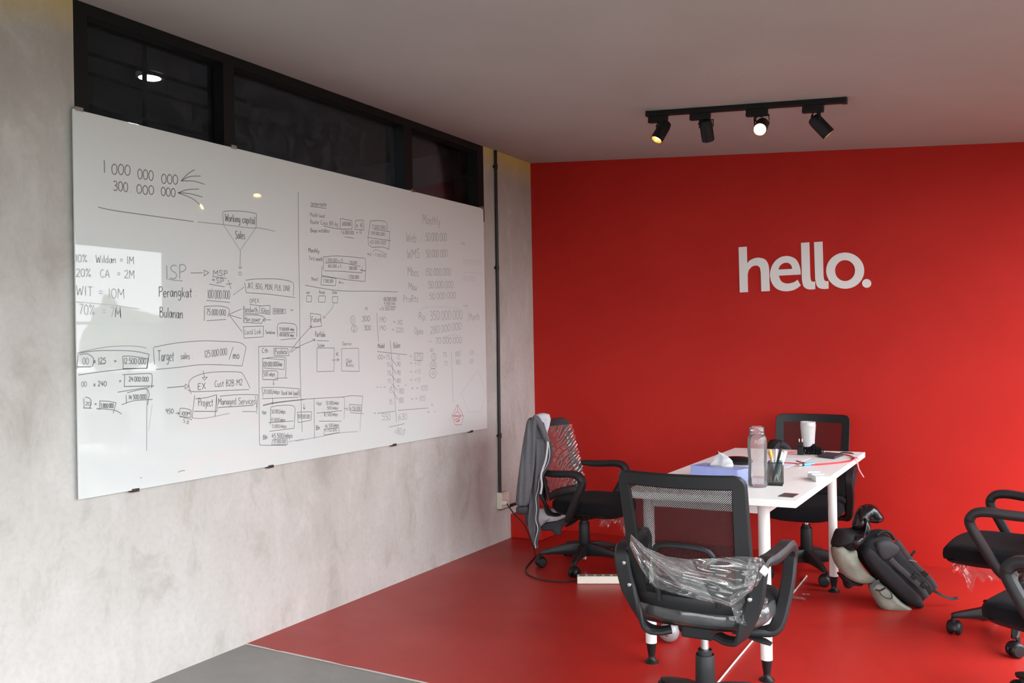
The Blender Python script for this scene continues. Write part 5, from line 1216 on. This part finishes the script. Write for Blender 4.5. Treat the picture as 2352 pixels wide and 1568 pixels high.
# hood lining and rim
mb = MB(); mb.pillow([J(*q, -.01) for q in ((1229, 953), (1238, 949), (1250, 948), (1262, 951), (1265, 962), (1262, 978), (1258, 990), (1259, 1004), (1252, 994), (1244, 976), (1236, 962))], -fw * .028, fw * .17, J(1251, 967, 0), lump=.01); mb.build('hood_lining', M_LINING, jk, auto=0)
mb = MB(); mb.tube(cr([J(*q, -.045) for q in ((1221, 960), (1231, 960), (1240, 974), (1250, 995), (1257, 1012))], 5), [.010] * 3 + [.020] * 15 + [.016] * 3, 10); mb.build('hood', M_HEATHER, jk)
mb = MB(); mb.tube(cr([J(*q, -.060) for q in ((1257, 1011), (1256, 1030), (1252, 1055), (1245, 1075), (1242, 1090), (1244, 1110), (1241, 1130))], 5), .0062, 8); mb.build('drawstring', M_LINING, jk)
zp = [(1260, 1012), (1263, 1040), (1258, 1062), (1247, 1080), (1239, 1098), (1236, 1120), (1231, 1140), (1233, 1165), (1231, 1190), (1236, 1210), (1232, 1228), (1229, 1242), (1231, 1254)]
mb = MB(); mb.strap(cr([J(x + 2, y, -.042) for x, y in zp], 4), rt, .020, .004); mb.build('placket', M_NAVY, jk)
mb = MB(); mb.tube(cr([J(x - 1, y, -.046) for x, y in zp], 4), .0028, 6); mb.build('zipper', mat('silver_zip', (.55, .55, .55), .35, metal=.7), jk)
mb = MB(); mb.tube(cr([J(*q, -.052) for q in ((1223, 1004), (1236, 1003), (1250, 1006), (1259, 1010))], 4), .0016, 6); mb.build('seam', M_NAVY, jk)
# far side of the jacket showing below the seat
PJ2 = Vector((.62, -1.00, .3))
J2 = lambda px, py, off=0.0: at_depth(px, py, PJ2) + fw * off
mb = MB(); mb.pillow([J2(*q) for q in ((1236, 1168), (1262, 1168), (1290, 1170), (1322, 1173), (1306, 1185), (1280, 1196), (1256, 1199), (1240, 1206), (1234, 1214), (1230, 1190))], -fw * .02, fw * .02, lump=.01); mb.build('lining', M_LINING, jk, auto=0)
mb = MB(); mb.pillow([J2(*q, .01) for q in ((1238, 1208), (1256, 1199), (1280, 1196), (1306, 1184), (1324, 1176), (1322, 1187), (1300, 1202), (1289, 1216), (1270, 1219), (1248, 1219), (1238, 1216))], -fw * .018, fw * .018); mb.build('hem', M_NAVY, jk, auto=0)
mb = MB(); mb.pillow([J2(*q, .012) for q in ((1266, 1206), (1290, 1200), (1291, 1216), (1288, 1229), (1275, 1229), (1269, 1222))], -fw * .025, fw * .025); mb.build('cuff', M_NAVY, jk, auto=0)

# ================================================================== BLACK BAG ON THE FAR CHAIR
BGR = Vector((1.93, -.43, .6)); B2 = lambda px, py: at_depth(px, py, BGR)
bg_ = thing('shoulder_bag', 'soft black bag on the chair at the far end of the desk', 'bag', Vector((B2(1793, 1050).x, -.43, .454)))
bz = B2(1793, 1030)
zpx = 1128
mb = MB(); mb.pillow([B2(*q) for q in ((1764, 1016), (1770, 1009), (1782, 1008), (1796, 1011), (1808, 1019), (1818, 1031), (1824, 1050), (1826, 1090), (1824, zpx - 8), (1812, zpx - 2), (1790, zpx), (1768, zpx - 2), (1760, zpx - 12), (1758, 1080), (1760, 1040))], -fw * .06, fw * .06, lump=.02); mb.build('body', mat('black_nylon', (.018, .016, .017), .6, bump=.3, bscale=60), bg_, auto=0)
mb = MB(); mb.strap(cr([B2(*q) - fw * .064 for q in ((1772, 1030), (1784, 1016), (1800, 1022), (1812, 1042), (1818, 1070))], 5), rt, .024, .004); mb.build('strap', M_NAVY, bg_)

# ================================================================== BACKPACK
KP = on_z(2060, 1395, 0.0) + fw * .06
def K(x, y, off=0.0): return at_depth(1880 + x / 5.6, 1130 + y / 5.6, KP) + fw * off
M_OLIVE = mat('olive_grey_canvas', (.235, .240, .195), .85, spec=.2, var=.18, vscale=12, bump=.25, bscale=120)
M_BKNY = mat('black_cordura', (.010, .010, .012), .65, spec=.4, bump=.3, bscale=350)
M_WEB = mat('charcoal_webbing', (.038, .038, .043), .6, bump=.3, bscale=700)
M_GLOSS = mat('glossy_black_tarpaulin', (.006, .006, .007), .16, spec=.6, bump=.25, bscale=22)
bp_ = thing('backpack', 'black and olive roll-top backpack leaning against a desk leg on the red floor', 'backpack', (KP.x, KP.y, 0))
def pil(name, m_, outline, f, b, c=None, lump=0.0, p=2.4, off=0.0, sm_=2):
    o_ = [K(q[0], q[1], off) for q in [(v.x, v.y) for v in cr([(x, y, 0) for x, y in outline], sm_, closed=True)]]
    mb = MB(); mb.pillow(o_, -fw * f, fw * b, K(*c, off) if c else None, lump=lump, p=p); return mb.build(name, m_, bp_, auto=0)
pil('main_compartment', M_BKNY, [(460, 700), (520, 560), (640, 500), (770, 470), (860, 500), (920, 590), (1000, 690), (1120, 800), (1240, 920), (1340, 1010), (1420, 1120), (1480, 1230), (1430, 1300), (1340, 1380), (1250, 1445), (1120, 1450), (980, 1370), (820, 1220), (660, 1050), (530, 880)], .10, .10, (960, 980), lump=.02, p=3)
pil('side_panel', M_OLIVE, [(172, 740), (185, 690), (250, 650), (380, 730), (450, 705), (475, 810), (545, 940), (640, 1050), (725, 1110), (700, 1150), (610, 1170), (500, 1160), (400, 1120), (310, 1060), (235, 960), (190, 850)], .05, .12, (400, 900), lump=.03, off=-.02)
pil('bottom_pocket', M_OLIVE, [(600, 1180), (640, 1130), (730, 1120), (860, 1230), (1010, 1370), (1140, 1455), (1060, 1484), (880, 1478), (750, 1455), (695, 1390), (640, 1290)], .055, .10, (850, 1340), lump=.03, off=-.06)
pil('collar', M_BKNY, [(172, 700), (205, 590), (255, 485), (360, 470), (480, 470), (560, 430), (660, 470), (620, 550), (520, 620), (455, 700), (390, 730), (330, 745), (250, 665)], .07, .09, (400, 590), lump=.02)
pil('roll_top', M_GLOSS, [(430, 480), (455, 350), (490, 250), (560, 175), (650, 150), (740, 180), (800, 255), (846, 320), (815, 375), (720, 395), (620, 385), (590, 440), (540, 500)], .05, .05, (600, 320), lump=.04, off=.0)
pil('roll_top_edge', M_GLOSS, [(375, 725), (355, 640), (385, 540), (480, 490), (530, 430), (545, 300), (600, 370), (620, 430), (570, 540), (500, 640), (430, 700)], .035, .03, (480, 560), lump=.02, off=-.055)
pil('front_panel', M_BKNY, [(470, 700), (560, 640), (680, 760), (860, 930), (1050, 1120), (1200, 1270), (1260, 1400), (1180, 1430), (1040, 1360), (860, 1200), (680, 1020), (530, 850)], .03, .03, (850, 1030), off=-.085, p=3)
pil('strap_pad', M_WEB, [(640, 590), (780, 560), (920, 610), (945, 690), (860, 770), (730, 830), (660, 740)], .03, .03, (790, 690), off=-.085, p=3)
for k, (q, w_) in enumerate((([(790, 780), (880, 870), (980, 960), (1080, 1050), (1180, 1150), (1250, 1260)], .022), ([(890, 560), (960, 660), (1030, 760), (1120, 860), (1230, 970), (1320, 1060), (1390, 1160)], .020))):
    mb = MB(); mb.strap(cr([K(x, y, -.125 + .02 * k) for x, y in q], 4), (rt + up * .9), w_ * 1.2, .006); mb.build('strap', M_WEB, bp_)
for x, y in ((1085, 1000), (1215, 965), (1205, 1110)):
    mb = MB(); mb.obox(K(x, y, -.128), (rt - up * .8).normalized() * .014, (rt + up * .9).normalized() * .013, fw * .005); mb.build('buckle', M_PLASTIC2, bp_, smooth=False, bevel=.003)
mb = MB(); mb.tube(cr([K(x, y, -.06) for x, y in ((690, 520), (740, 478), (800, 468), (860, 500), (910, 575))], 5), .0085, 8); mb.build('grab_handle', M_BKNY, bp_)
mb = MB(); mb.strap([K(1115, 810, -.05), K(1150, 760, -.05), K(1182, 722, -.05)], (rt + up * .6), .014, .004); mb.build('loop_tab', M_BKNY, bp_)
mb = MB(); mb.strap([K(1030, 797, -.118), K(1085, 808, -.118), K(1130, 822, -.116)], up, .005, .003); mb.build('metal_bar', M_STEEL, bp_)
mb = MB(); mb.strap(cr([K(x, y, o_) for x, y, o_ in ((1420, 1230, -.03), (1480, 1262, -.05), (1560, 1305, -.06), (1650, 1335, -.05), (1728, 1322, -.05))], 5), fw * .6 + up * .6, .016, .003); mb.build('strap_end', M_BKNY, bp_)
mb = MB(); mb.strap(cr([K(x, y, -.112) for x, y in ((575, 1140), (615, 1090), (665, 1070))], 5), (rt - up * .5), .020, .004); mb.build('side_strap', M_WEB, bp_)
mb = MB(); mb.strap(cr([K(x, y, -.118) for x, y in ((610, 1170), (660, 1180), (710, 1160), (745, 1130))], 5), up, .009, .004); mb.build('side_strap', M_BKNY, bp_)
mb = MB(); mb.tube(cr([K(x, y, -.122) for x, y in ((720, 1140), (780, 1180), (812, 1240), (800, 1280), (740, 1270), (680, 1230), (655, 1190))], 5), .0030, 6); mb.build('elastic_cord', M_WEB, bp_)
pil('hip_belt', M_BKNY, [(265, 1050), (330, 1070), (420, 1130), (560, 1175), (600, 1190), (560, 1215), (450, 1205), (395, 1250), (365, 1240), (350, 1170), (300, 1110)], .05, .05, (430, 1165), off=.03)
